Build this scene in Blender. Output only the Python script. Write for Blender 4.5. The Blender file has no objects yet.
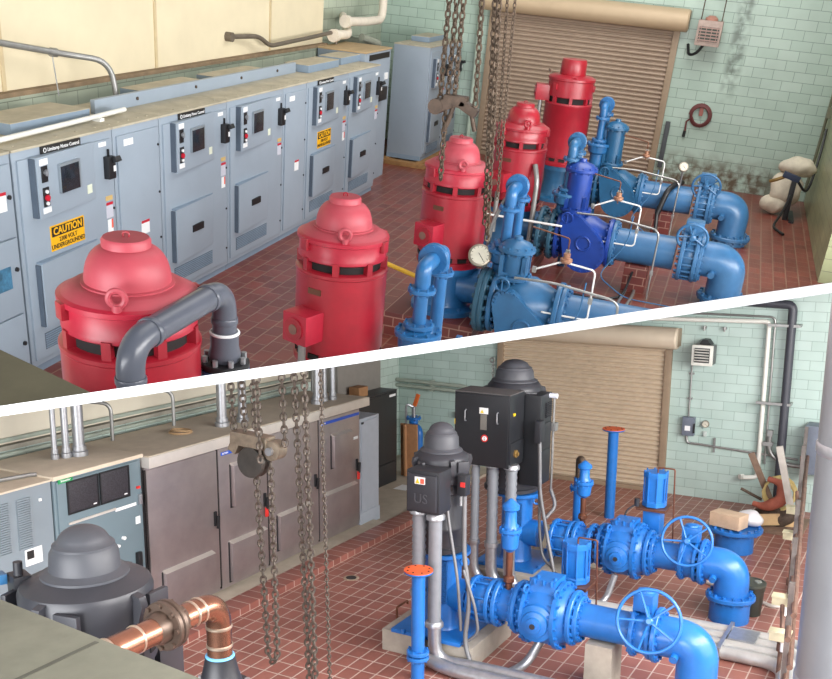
import bpy, bmesh, math, random
from mathutils import Matrix, Vector
random.seed(7)
SC = bpy.context.scene
COL = SC.collection

# ------------------------------------------------------------------ camera
EYE_A, EYE_B = 4.36, 5.46          # eye height over the floor of the upper room / of the lower room
FPX, PCX, PCY = 963.14, 416.0, 440.0
RA = ((0.30966428573319943, -0.946966770868116, 0.08580189399401715), (-0.41382767073207744, -0.21546533086660474, -0.8844893160072698), (0.8560693249251551, 0.2383875543440926, -0.4586029708321039))
RB = ((0.482014523420948, -0.8761243487545619, 0.008253770694105302), (-0.18229893236173456, -0.10950011132646997, -0.9771268212874225), (0.8569883887609259, 0.4694846654991889, -0.21249717736964585))
mRA, mRB = Matrix(RA), Matrix(RB)
EYE = Vector((0, 0, EYE_A))
cam_data = bpy.data.cameras.new('camera')
cam = bpy.data.objects.new('camera', cam_data)
COL.objects.link(cam)
cam_data.sensor_fit = 'HORIZONTAL'
cam_data.sensor_width = 36.0
cam_data.lens = FPX / 832 * 36.0
cam_data.shift_y = (PCY - 339.5) / 832
cam_data.shift_x = 0.0
cam_data.clip_start = 0.05
cam_data.clip_end = 200
cam.matrix_world = Matrix.Translation(EYE) @ Matrix((mRA[0], -mRA[1], -mRA[2])).transposed().to_4x4()
SC.camera = cam

# ------------------------------------------------------------------ frames of the two rooms
MA = Matrix.Identity(4)                                   # upper room: level
MB_ = Matrix.Translation(EYE) @ (mRA.transposed() @ mRB).to_4x4() @ Matrix.Translation((0, 0, -EYE_B))   # lower hall
FRAME = {'A': MA, 'B': MB_}
CUR = 'A'

# ------------------------------------------------------------------ light
world = bpy.data.worlds.new('world')
SC.world = world
world.use_nodes = True
wb = world.node_tree.nodes['Background']
wb.inputs[0].default_value = (0.86, 0.93, 1.0, 1)
wb.inputs[1].default_value = 0.20

def area(name, frame, loc, target, sx, sy, power, color=(1, 1, 1)):
    d = bpy.data.lights.new(name, 'AREA')
    d.shape = 'RECTANGLE'
    d.size, d.size_y, d.energy, d.color = sx, sy, power, color
    o = bpy.data.objects.new(name, d)
    COL.objects.link(o)
    v = (Vector(target) - Vector(loc)).to_track_quat('-Z', 'Y').to_matrix().to_4x4()
    o.matrix_world = FRAME[frame] @ Matrix.Translation(loc) @ v
    return o
# upper room: ceiling light band over the machines, daylight from the windows on the right
area('ceiling_light_a', 'A', (11, 1.5, 8.6), (11, 3.2, 0), 12, 4, 310, (1.0, 0.97, 0.93))
area('back_wall_fill_a', 'A', (17.5, 1.0, 7.6), (19.6, 2.2, 0.5), 6, 6, 470, (1.0, 0.98, 0.95))  # unseen fill, added to brighten the back wall
area('window_light_a', 'A', (9, -7, 5.5), (13, 4, 1), 9, 4, 150, (0.95, 0.97, 1.0))
# lower hall: tall windows behind the viewer, windows and an added overhead fill along the right side
area('window_light_b', 'B', (-2.5, 4.0, 3.4), (12, 5, 1.0), 7, 3.6, 1300, (0.97, 0.98, 1.0))
area('overhead_fill_b', 'B', (8.5, -2.2, 5.2), (11.5, 8, 0.4), 13, 2.2, 2000, (1.0, 0.98, 0.96))  # unseen fill, added to light the floor and counter tops from above
area('side_window_light_b', 'B', (11, -6.0, 2.8), (14, 7, 1.2), 13, 4, 700, (1.0, 0.98, 0.95))
vs = SC.view_settings
SC.display_settings.display_device = 'sRGB'
vs.view_transform = 'Standard'
vs.look = 'None'
vs.exposure = 0.0
vs.gamma = 1.0
vs.use_curve_mapping = False

# ------------------------------------------------------------------ materials
def lin(c):
    c = c / 255.0
    return c / 12.92 if c <= 0.04045 else ((c + 0.055) / 1.055) ** 2.4
def rgb(*c):
    return (lin(c[0]), lin(c[1]), lin(c[2]), 1.0)
MATS = {}
def mat(name, color, rough=0.5, metal=0.0, var=0.10, scale=6.0, bump=0.0, spec=None, coat=0.0):
    if name in MATS:
        return MATS[name]
    m = bpy.data.materials.new(name)
    m.use_nodes = True
    nt = m.node_tree
    b = nt.nodes['Principled BSDF']
    b.inputs['Roughness'].default_value = rough
    b.inputs['Metallic'].default_value = metal
    if spec is not None:
        b.inputs['Specular IOR Level'].default_value = spec
    if coat:
        b.inputs['Coat Weight'].default_value = coat
        b.inputs['Coat Roughness'].default_value = 0.25
    c = rgb(*color)
    tc = nt.nodes.new('ShaderNodeTexCoord')
    nz = nt.nodes.new('ShaderNodeTexNoise')
    nz.inputs['Scale'].default_value = scale
    nz.inputs['Detail'].default_value = 5
    nz.inputs['Roughness'].default_value = 0.6
    nt.links.new(tc.outputs['Object'], nz.inputs['Vector'])
    rp = nt.nodes.new('ShaderNodeValToRGB')
    rp.color_ramp.elements[0].position = 0.3
    rp.color_ramp.elements[1].position = 0.7
    rp.color_ramp.elements[0].color = tuple(x * (1 - var) for x in c[:3]) + (1,)
    rp.color_ramp.elements[1].color = tuple(min(1, x * (1 + var)) for x in c[:3]) + (1,)
    nt.links.new(nz.outputs['Fac'], rp.inputs['Fac'])
    nt.links.new(rp.outputs['Color'], b.inputs['Base Color'])
    if bump:
        bp = nt.nodes.new('ShaderNodeBump')
        bp.inputs['Strength'].default_value = bump
        bp.inputs['Distance'].default_value = 0.01
        nt.links.new(nz.outputs['Fac'], bp.inputs['Height'])
        nt.links.new(bp.outputs['Normal'], b.inputs['Normal'])
    MATS[name] = m
    return m
def tiles(name, c1, c2, grout, bw, bh, mortar, offset, axes, rough, stain=None, bump=0.25, var=0.25, squash_bias=0.0):
    """Rectangular tiles; axes = which object axes run along the rows and up the courses."""
    m = bpy.data.materials.new(name)
    m.use_nodes = True
    nt = m.node_tree
    L = nt.links
    b = nt.nodes['Principled BSDF']
    b.inputs['Roughness'].default_value = rough
    tc = nt.nodes.new('ShaderNodeTexCoord')
    sp = nt.nodes.new('ShaderNodeSeparateXYZ')
    cb = nt.nodes.new('ShaderNodeCombineXYZ')
    L.new(tc.outputs['Object'], sp.inputs[0])
    L.new(sp.outputs['XYZ'.index(axes[0])], cb.inputs[0])
    L.new(sp.outputs['XYZ'.index(axes[1])], cb.inputs[1])
    br = nt.nodes.new('ShaderNodeTexBrick')
    br.offset = offset
    br.inputs['Scale'].default_value = 1.0
    br.inputs['Brick Width'].default_value = bw
    br.inputs['Row Height'].default_value = bh
    br.inputs['Mortar Size'].default_value = mortar
    br.inputs['Mortar Smooth'].default_value = 0.2
    br.inputs['Bias'].default_value = squash_bias
    br.inputs['Color1'].default_value = rgb(*c1)
    br.inputs['Color2'].default_value = rgb(*c2)
    br.inputs['Mortar'].default_value = rgb(*grout)
    L.new(cb.outputs[0], br.inputs['Vector'])
    nz = nt.nodes.new('ShaderNodeTexNoise')
    nz.inputs['Scale'].default_value = 1.3
    nz.inputs['Detail'].default_value = 6
    L.new(tc.outputs['Object'], nz.inputs['Vector'])
    mx = nt.nodes.new('ShaderNodeMix')
    mx.data_type = 'RGBA'
    mx.blend_type = 'MULTIPLY'
    mx.inputs[0].default_value = 1.0
    rp = nt.nodes.new('ShaderNodeValToRGB')
    rp.color_ramp.elements[0].position = 0.3
    rp.color_ramp.elements[1].position = 0.7
    rp.color_ramp.elements[0].color = (1 - var, 1 - var, 1 - var, 1)
    rp.color_ramp.elements[1].color = (1, 1, 1, 1)
    L.new(nz.outputs['Fac'], rp.inputs['Fac'])
    L.new(br.outputs['Color'], mx.inputs[6])
    L.new(rp.outputs['Color'], mx.inputs[7])
    out = mx.outputs[2]
    if stain:
        for (a0, a1, b0, b1, col, amount) in stain:     # a soot or damp stain in a patch of the wall
            def band(src, lo, hi, soft):
                r1 = nt.nodes.new('ShaderNodeMapRange'); r1.interpolation_type = 'SMOOTHSTEP'
                r1.inputs['From Min'].default_value = lo - soft; r1.inputs['From Max'].default_value = lo + soft
                r2 = nt.nodes.new('ShaderNodeMapRange'); r2.interpolation_type = 'SMOOTHSTEP'
                r2.inputs['From Min'].default_value = hi + soft; r2.inputs['From Max'].default_value = hi - soft
                L.new(src, r1.inputs[0]); L.new(src, r2.inputs[0])
                mm = nt.nodes.new('ShaderNodeMath'); mm.operation = 'MULTIPLY'
                L.new(r1.outputs[0], mm.inputs[0]); L.new(r2.outputs[0], mm.inputs[1])
                return mm.outputs[0]
            sa = band(cb_x(sp, axes[0]), a0, a1, (a1 - a0) * 0.25)
            sb = band(cb_x(sp, axes[1]), b0, b1, min(0.4, (b1 - b0) * 0.3))
            n2 = nt.nodes.new('ShaderNodeTexNoise')
            n2.inputs['Scale'].default_value = 5.0
            n2.inputs['Detail'].default_value = 4
            L.new(tc.outputs['Object'], n2.inputs['Vector'])
            r3 = nt.nodes.new('ShaderNodeMapRange')
            r3.inputs['From Min'].default_value = 0.35; r3.inputs['From Max'].default_value = 0.6
            L.new(n2.outputs['Fac'], r3.inputs[0])
            p1 = nt.nodes.new('ShaderNodeMath'); p1.operation = 'MULTIPLY'
            L.new(sa, p1.inputs[0]); L.new(sb, p1.inputs[1])
            p2 = nt.nodes.new('ShaderNodeMath'); p2.operation = 'MULTIPLY'
            L.new(p1.outputs[0], p2.inputs[0]); L.new(r3.outputs[0], p2.inputs[1])
            p3 = nt.nodes.new('ShaderNodeMath'); p3.operation = 'MULTIPLY'
            p3.inputs[1].default_value = amount
            L.new(p2.outputs[0], p3.inputs[0])
            m2 = nt.nodes.new('ShaderNodeMix'); m2.data_type = 'RGBA'
            L.new(p3.outputs[0], m2.inputs[0]); L.new(out, m2.inputs[6])
            m2.inputs[7].default_value = rgb(*col)
            out = m2.outputs[2]
    L.new(out, b.inputs['Base Color'])
    bp = nt.nodes.new('ShaderNodeBump')
    bp.inputs['Strength'].default_value = bump
    bp.inputs['Distance'].default_value = 0.006
    bp.invert = True
    L.new(br.outputs['Fac'], bp.inputs['Height'])
    L.new(bp.outputs['Normal'], b.inputs['Normal'])
    return m
def cb_x(sp, ax):
    return sp.outputs['XYZ'.index(ax)]

# ------------------------------------------------------------------ mesh builder (room coordinates, metres)
class Mesh:
    def __init__(s):
        s.bm = bmesh.new()
    def add(s, verts, faces):
        vs_ = [s.bm.verts.new(v) for v in verts]
        fs = []
        for f in faces:
            try:
                fs.append(s.bm.faces.new([vs_[i] for i in f]))
            except ValueError:
                pass
        return vs_, fs
    def hexa(s, p, bev=0.0):
        """8 corners: bottom 0-3 counter-clockwise seen from above, top 4-7."""
        vs_, fs = s.add(p, [(3, 2, 1, 0), (4, 5, 6, 7), (0, 1, 5, 4), (1, 2, 6, 5), (2, 3, 7, 6), (3, 0, 4, 7)])
        if bev > 0:
            es = list({e for f in fs for e in f.edges})
            bmesh.ops.bevel(s.bm, geom=es, offset=bev, segments=2, affect='EDGES', profile=0.7)
        return s
    def box(s, x0, x1, y0, y1, z0, z1, bev=0.0):
        return s.hexa([(x0, y0, z0), (x1, y0, z0), (x1, y1, z0), (x0, y1, z0), (x0, y0, z1), (x1, y0, z1), (x1, y1, z1), (x0, y1, z1)], bev)
    def obox(s, c, u, v, w, du, dv, dw, bev=0.0):
        c, u, v, w = Vector(c), Vector(u).normalized(), Vector(v).normalized(), Vector(w).normalized()
        if u.cross(v).dot(w) < 0:
            u = -u
        P = [c + u * (a * du / 2) + v * (b * dv / 2) + w * (d * dw / 2) for d in (-1, 1) for a, b in ((-1, -1), (1, -1), (1, 1), (-1, 1))]
        return s.hexa(P, bev)
    def prism(s, poly, ext):
        """closed polygon (3-D points) extruded along ext."""
        n = len(poly)
        e = Vector(ext)
        P = [Vector(p) for p in poly]
        nrm = sum(((P[i] - P[0]).cross(P[(i + 1) % n] - P[0]) for i in range(1, n - 1)), Vector())
        if nrm.dot(e) < 0:
            P.reverse()
        V = P + [p + e for p in P]
        F = [tuple(range(n - 1, -1, -1)), tuple(range(n, 2 * n))] + [(i, (i + 1) % n, n + (i + 1) % n, n + i) for i in range(n)]
        s.add(V, F)
        return s
    def lathe(s, o, axis, prof, n=32, a0=0.0):
        """prof = [(radius, height along axis)]; closed with caps."""
        o, w = Vector(o), Vector(axis).normalized()
        u = w.orthogonal().normalized()
        v = w.cross(u)
        rings = []
        for r, h in prof:
            if r < 1e-5:
                rings.append([s.bm.verts.new(o + w * h)])
            else:
                rings.append([s.bm.verts.new(o + w * h + (u * math.cos(a0 + 2 * math.pi * i / n) + v * math.sin(a0 + 2 * math.pi * i / n)) * r) for i in range(n)])
        for a, b in zip(rings, rings[1:]):
            for i in range(n):
                j = (i + 1) % n
                try:
                    if len(a) == 1 and len(b) == 1:
                        continue
                    if len(a) == 1:
                        s.bm.faces.new((a[0], b[j], b[i]))
                    elif len(b) == 1:
                        s.bm.faces.new((a[i], a[j], b[0]))
                    else:
                        s.bm.faces.new((a[i], a[j], b[j], b[i]))
                except ValueError:
                    pass
        if len(rings[0]) > 1:
            s.bm.faces.new(list(reversed(rings[0])))
        if len(rings[-1]) > 1:
            s.bm.faces.new(rings[-1])
        return s
    def cyl(s, p0, p1, r0, r1=None, n=24):
        p0, p1 = Vector(p0), Vector(p1)
        return s.lathe(p0, p1 - p0, [(r0, 0), (r0 if r1 is None else r1, (p1 - p0).length)], n)
    def tube(s, pts, r, n=12, bend=0.0, seg=6):
        P = [Vector(p) for p in pts]
        if bend > 0 and len(P) > 2:
            Q = [P[0]]
            for i in range(1, len(P) - 1):
                a, b, c = P[i - 1], P[i], P[i + 1]
                d0, d1 = (a - b), (c - b)
                l = min(bend, d0.length * 0.49, d1.length * 0.49)
                q0, q1 = b + d0.normalized() * l, b + d1.normalized() * l
                for k in range(seg + 1):
                    t = k / seg
                    Q.append(q0 * (1 - t) ** 2 + b * 2 * t * (1 - t) + q1 * t * t)
            Q.append(P[-1])
            P = Q
        P = [p for i, p in enumerate(P) if i == 0 or (p - P[i - 1]).length > 1e-6]
        rad = r if callable(r) else (lambda t: r)
        T = []
        for i in range(len(P)):
            d = Vector()
            if i > 0: d += (P[i] - P[i - 1]).normalized()
            if i < len(P) - 1: d += (P[i + 1] - P[i]).normalized()
            T.append(d.normalized())
        u = T[0].orthogonal().normalized()
        rings = []
        for i, p in enumerate(P):
            if i > 0:
                q = T[i - 1].rotation_difference(T[i])
                u = (q @ u).normalized()
            v = T[i].cross(u)
            rr = rad(i / (len(P) - 1))
            rings.append([s.bm.verts.new(p + (u * math.cos(2 * math.pi * k / n) + v * math.sin(2 * math.pi * k / n)) * rr) for k in range(n)])
        for a, b in zip(rings, rings[1:]):
            for k in range(n):
                s.bm.faces.new((a[k], a[(k + 1) % n], b[(k + 1) % n], b[k]))
        s.bm.faces.new(list(reversed(rings[0])))
        s.bm.faces.new(rings[-1])
        return s
    def torus(s, c, axis, R, r, n=28, k=8, sx=1.0):
        c, w = Vector(c), Vector(axis).normalized()
        u = w.orthogonal().normalized()
        v = w.cross(u)
        rings = []
        for i in range(n):
            a = 2 * math.pi * i / n
            d = u * math.cos(a) * sx + v * math.sin(a)
            rings.append([s.bm.verts.new(c + d * R + (d * math.cos(2 * math.pi * j / k) + w * math.sin(2 * math.pi * j / k)) * r) for j in range(k)])
        for i in range(n):
            a, b = rings[i], rings[(i + 1) % n]
            for j in range(k):
                s.bm.faces.new((a[j], b[j], b[(j + 1) % k], a[(j + 1) % k]))
        return s
    def ball(s, c, r, scale=(1, 1, 1), n=16):
        m = Matrix.Translation(c) @ Matrix.Diagonal((scale[0] * r, scale[1] * r, scale[2] * r, 1))
        bmesh.ops.create_uvsphere(s.bm, u_segments=n, v_segments=max(6, n // 2), radius=1.0, matrix=m)
        return s
    def bolts(s, c, axis, R, count, r, h, a0=0.0):
        """ring of hexagonal bolts, both sides of centre plane by h."""
        c, w = Vector(c), Vector(axis).normalized()
        u = w.orthogonal().normalized()
        v = w.cross(u)
        for i in range(count):
            a = a0 + 2 * math.pi * i / count
            p = c + (u * math.cos(a) + v * math.sin(a)) * R
            s.lathe(p - w * h / 2, w, [(r, 0), (r, h)], 6)
        return s
    def flange(s, c, axis, R, t, nb=12, br=None):
        c, w = Vector(c), Vector(axis).normalized()
        b = t * 0.18
        s.lathe(c - w * t / 2, w, [(R - b, 0), (R, b), (R, t - b), (R - b, t)], 32)
        if nb:
            s.bolts(c, w, R * 0.86, nb, br or R * 0.075, t * 1.9)
        return s
    def done(s, name, m, parent=None, loc=None, angle=38):
        bmesh.ops.recalc_face_normals(s.bm, faces=s.bm.faces)
        if parent is not None:
            off = Vector(parent['_loc']) if '_loc' in parent else Vector()
        else:
            if loc is None:
                co = [v.co for v in s.bm.verts]
                loc = ((min(c.x for c in co) + max(c.x for c in co)) / 2, (min(c.y for c in co) + max(c.y for c in co)) / 2, min(c.z for c in co))
            off = Vector(loc)
        bmesh.ops.translate(s.bm, verts=s.bm.verts, vec=-off)
        me = bpy.data.meshes.new(name)
        s.bm.to_mesh(me)
        s.bm.free()
        me.polygons.foreach_set('use_smooth', [True] * len(me.polygons))
        me.set_sharp_from_angle(angle=math.radians(angle))
        me.materials.append(m)
        o = bpy.data.objects.new(name, me)
        COL.objects.link(o)
        o['_loc'] = tuple(off)
        o['_room'] = CUR
        if parent is not None:
            o.parent = parent
        else:
            o.matrix_world = FRAME[CUR] @ Matrix.Translation(off)
        return o
def tag(o, label, cat, group=None):
    o['label'] = label
    o['category'] = cat
    if group:
        o['group'] = group
    return o
def thing(name, label, cat, loc, group=None):
    o = bpy.data.objects.new(name, None)
    o.empty_display_size = 0.1
    COL.objects.link(o)
    o['_loc'] = tuple(loc)
    o['_room'] = CUR
    o.matrix_world = FRAME[CUR] @ Matrix.Translation(loc)
    return tag(o, label, cat, group)
def struct(name, mb, m, parent=None, loc=(0, 0, 0)):
    o = mb.done(name, m, parent, loc)
    o['kind'] = 'structure'
    return o
def sub(parent, name, m):
    """a function that turns a Mesh into a part of parent"""
    return lambda mb: mb.done(name, m, parent)
def text(name, body, size, m, parent, at, facing='-Y', extrude=0.001, bold=0.0, align='CENTER'):
    """raised lettering; facing -Y reads along +X, facing -X reads along -Y."""
    cu = bpy.data.curves.new(name, 'FONT')
    cu.body = body
    cu.size = size
    cu.extrude = extrude
    cu.offset = bold
    cu.resolution_u = 3
    cu.align_x, cu.align_y = align, 'CENTER'
    t = bpy.data.objects.new(name, cu)
    COL.objects.link(t)
    bpy.context.view_layer.update()
    me = bpy.data.meshes.new_from_object(t.evaluated_get(bpy.context.evaluated_depsgraph_get()))
    bpy.data.objects.remove(t)
    R = Matrix(((1, 0, 0), (0, 0, -1), (0, 1, 0))) if facing == '-Y' else Matrix(((0, 0, -1), (-1, 0, 0), (0, 1, 0)))
    me.transform(Matrix.Translation(Vector(at) - Vector(parent['_loc'])) @ R.to_4x4())
    me.name = name
    me.materials.clear()
    me.materials.append(m)
    o = bpy.data.objects.new(name, me)
    COL.objects.link(o)
    o['_loc'] = parent['_loc']
    o['_room'] = CUR
    o.parent = parent
    return o
def chain(label, p0, p1, link=0.085, r=0.011, group=None, m=None, sag=None):
    """welded link chain between two points (or along a hanging loop given as a list)."""
    pts = sag or [p0, p1]
    mb = Mesh()
    P = [Vector(p) for p in pts]
    L = sum((b - a).length for a, b in zip(P, P[1:]))
    n = max(2, int(L / (link * 0.74)))
    def at(d):
        for a, b in zip(P, P[1:]):
            l = (b - a).length
            if d <= l:
                return a + (b - a) * (d / l), (b - a).normalized()
            d -= l
        return P[-1], (P[-1] - P[-2]).normalized()
    for i in range(n):
        c, t = at((i + 0.5) * L / n)
        ref = Vector((0.75, 0.66, 0))
        side = t.cross(ref if i % 2 else Vector((-0.66, 0.75, 0))).normalized()
        w = side.cross(t).normalized()
        K = 10
        ring = []
        for k in range(K):
            a = 2 * math.pi * k / K
            d = t * math.cos(a) * (link / 2 - r * 0.3) + side * math.sin(a) * link * 0.29
            nd = (t * math.cos(a) * 0.6 + side * math.sin(a)).normalized()
            ring.append([mb.bm.verts.new(c + d + (nd * math.cos(q * math.pi / 2.5) + w * math.sin(q * math.pi / 2.5)) * r) for q in range(5)])
        for k in range(K):
            a, b = ring[k], ring[(k + 1) % K]
            for q in range(5):
                mb.bm.faces.new((a[q], b[q], b[(q + 1) % 5], a[(q + 1) % 5]))
    o = mb.done('hoist_chain', m, None, tuple(P[-1]))
    return tag(o, label, 'chain', group)

# common materials
GLASSY = mat('gauge_glass', (206, 202, 186), 0.3)
BLACK = mat('black_plastic', (26, 27, 30), 0.45)
WHITE = mat('white_label', (232, 234, 235), 0.6, var=0.03)
RED_BTN = mat('red_button', (190, 30, 50), 0.4)
YELLOW = mat('caution_yellow', (238, 178, 20), 0.5, var=0.04)
STEEL = mat('galvanised_steel', (172, 174, 178), 0.38, 0.75, var=0.12, scale=14)
CONDUIT = mat('conduit_steel', (150, 150, 148), 0.42, 0.6, var=0.12, scale=10)
RUST = mat('rusty_chain_steel', (92, 78, 66), 0.6, 0.55, var=0.35, scale=30)
DARKSLOT = mat('dark_opening', (22, 16, 17), 0.8)
COPPER = mat('tubing_copper', (120, 78, 60), 0.4, 0.6, var=0.2)

# ================================================================== the sloping slab between the two rooms
def ray_w(x, y):
    return mRA.transposed() @ Vector((x - PCX, y - PCY, FPX))
rl, rr = ray_w(0, 411.25), ray_w(832, 287.75)
NRM = rl.cross(rr).normalized()
if NRM.z < 0:
    NRM = -NRM
SLAB_D0 = 1.8
SLAB_T = 10.4 * SLAB_D0 / FPX / 1.01
def on_slab(x, depth):
    y = 411.25 + (287.75 - 411.25) * x / 832
    return EYE + ray_w(x, y) * (depth / FPX)
CUR = 'A'
mb = Mesh()
q = [on_slab(-90, SLAB_D0), on_slab(930, SLAB_D0), on_slab(930, 19), on_slab(-90, 11)]
mb.hexa([p - NRM * SLAB_T / 2 for p in q] + [p + NRM * SLAB_T / 2 for p in q])
slab = struct('trim_1', mb, mat('white_slab', (250, 250, 250), 0.7, var=0.01))
bs = slab.data.materials[0].node_tree.nodes['Principled BSDF']
TOP_CO, BOT_CO = EYE + NRM * SLAB_T / 2, EYE - NRM * SLAB_T / 2

exec_sections = []

# ================================================================== UPPER ROOM: structure
CUR = 'A'
XW = 22.98                                     # back wall
mint_a = tiles('mint_glazed_block', (184, 204, 192), (173, 195, 182), (128, 148, 136), 0.42, 0.20, 0.006, 0.5, 'YZ', 0.32, var=0.16,
               stain=[(0.05, 0.36, 2.05, 6.0, (92, 104, 94), 0.8), (-1.3, 1.6, -0.4, 0.55, (86, 66, 44), 0.95)])
mint_side = tiles('mint_glazed_block_side', (196, 204, 184), (184, 194, 174), (136, 144, 126), 0.42, 0.20, 0.006, 0.5, 'XZ', 0.35, var=0.2)
olive_side = tiles('olive_glazed_block_side', (168, 172, 132), (156, 162, 124), (120, 122, 96), 0.42, 0.20, 0.006, 0.5, 'XZ', 0.35, var=0.25)
floor_a_m = tiles('quarry_tile_dark', (140, 70, 58), (118, 60, 51), (150, 114, 96), 0.31, 0.20, 0.009, 0.5, 'XY', 0.33, var=0.28, bump=0.35)
mb = Mesh(); mb.box(2, XW + 0.3, -6, 8.6, -0.15, 0.0)
struct('floor', mb, floor_a_m)
mb = Mesh(); mb.box(XW, XW + 0.3, -1.9, 8.6, -0.15, 5.2)
struct('wall_back', mb, mint_a)
mb = Mesh(); mb.box(18.2, XW, 8.2, 8.5, 0, 5.2)
struct('wall_left', mb, mint_side)
mb = Mesh(); mb.box(3.5, 18.2, 7.6, 8.5, 0, 2.47)
struct('wall_left', mb, mint_side)
mb = Mesh(); mb.box(3.5, 18.2, 7.66, 8.5, 2.47, 5.2)
struct('wall_left', mb, mat('cream_panel', (216, 204, 174), 0.7, var=0.06, scale=1.2))
mb = Mesh(); mb.box(3.5, 18.2, 7.55, 7.68, 2.45, 2.50)
struct('trim_2', mb, mat('brown_ledge', (128, 108, 84), 0.8, var=0.2))
for i, x in enumerate((9.25, 12.35, 15.9)):
    mb = Mesh(); mb.box(x, x + 0.06, 7.645, 7.67, 2.5, 5.2)
    struct('trim_3', mb, mat('cream_joint', (196, 178, 142), 0.8))
mb = Mesh(); mb.box(16.5, XW, -2.2, -1.9, -0.15, 5.2)
struct('wall_right', mb, olive_side)

# roller door of the upper room
TAN = mat('tan_shutter', (166, 146, 128), 0.5, 0.1, var=0.06, scale=3)
TAN2 = mat('tan_hood', (190, 168, 138), 0.5, 0.1, var=0.05, scale=2)
TAN3 = mat('tan_guide', (150, 130, 108), 0.5, 0.1, var=0.08)
def shutter(name, x, y0, y1, ztop, pitch=0.095, slat=None, hood=None):
    """roller door: corrugated curtain, side guides, round hood."""
    root = bpy.data.objects.new(name, None)
    COL.objects.link(root)
    root['kind'] = 'structure'
    root['_loc'] = (x, (y0 + y1) / 2, 0.0)
    root['_room'] = CUR
    root.matrix_world = FRAME[CUR] @ Matrix.Translation(root['_loc'])
    n = int(ztop / pitch)
    prof = []
    for i in range(n + 1):
        z = i * ztop / n
        prof += [(x - 0.024, z + pitch * 0.10), (x - 0.045, z + pitch * 0.24), (x - 0.052, z + pitch * 0.45), (x - 0.045, z + pitch * 0.66), (x - 0.024, z + pitch * 0.80), (x - 0.002, z + pitch * 0.84), (x - 0.002, z + pitch * 1.02)]
    mb = Mesh()
    a = [mb.bm.verts.new((p, y0, z)) for p, z in prof]
    b = [mb.bm.verts.new((p, y1, z)) for p, z in prof]
    for i in range(len(prof) - 1):
        mb.bm.faces.new((a[i], a[i + 1], b[i + 1], b[i]))
    c = [mb.bm.verts.new((x, y, z)) for y, z in ((y0, 0), (y1, 0), (y1, ztop + pitch), (y0, ztop + pitch))]
    mb.bm.faces.new(c)
    mb.done('slat_curtain', slat or TAN, root, angle=25)
    for y in (y0, y1):
        m2 = Mesh(); m2.box(x - 0.10, x, y - 0.07, y + 0.07, 0, ztop + 0.05, 0.012)
        m2.done('guide_rail', TAN3, root)
    m2 = Mesh(); m2.box(x - 0.075, x, y0, y1, 0, 0.09, 0.01)
    m2.done('bottom_bar', TAN3, root)
    m2 = Mesh()
    m2.lathe((x - 0.24, y0 - 0.22, ztop + 0.22), (0, 1, 0), [(0.20, 0), (0.225, 0.03), (0.225, y1 - y0 + 0.41), (0.20, y1 - y0 + 0.44)], 40)
    m2.done('hood', hood or TAN2, root)
    for y in (y0 - 0.22, y1 + 0.19):
        m2 = Mesh(); m2.box(x - 0.30, x, y - 0.005, y + 0.035, ztop + 0.05, ztop + 0.42, 0.008)
        m2.done('end_bracket', TAN3, root)
    return root
shutter('door_1', XW, 1.50, 5.55, 3.14)

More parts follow.
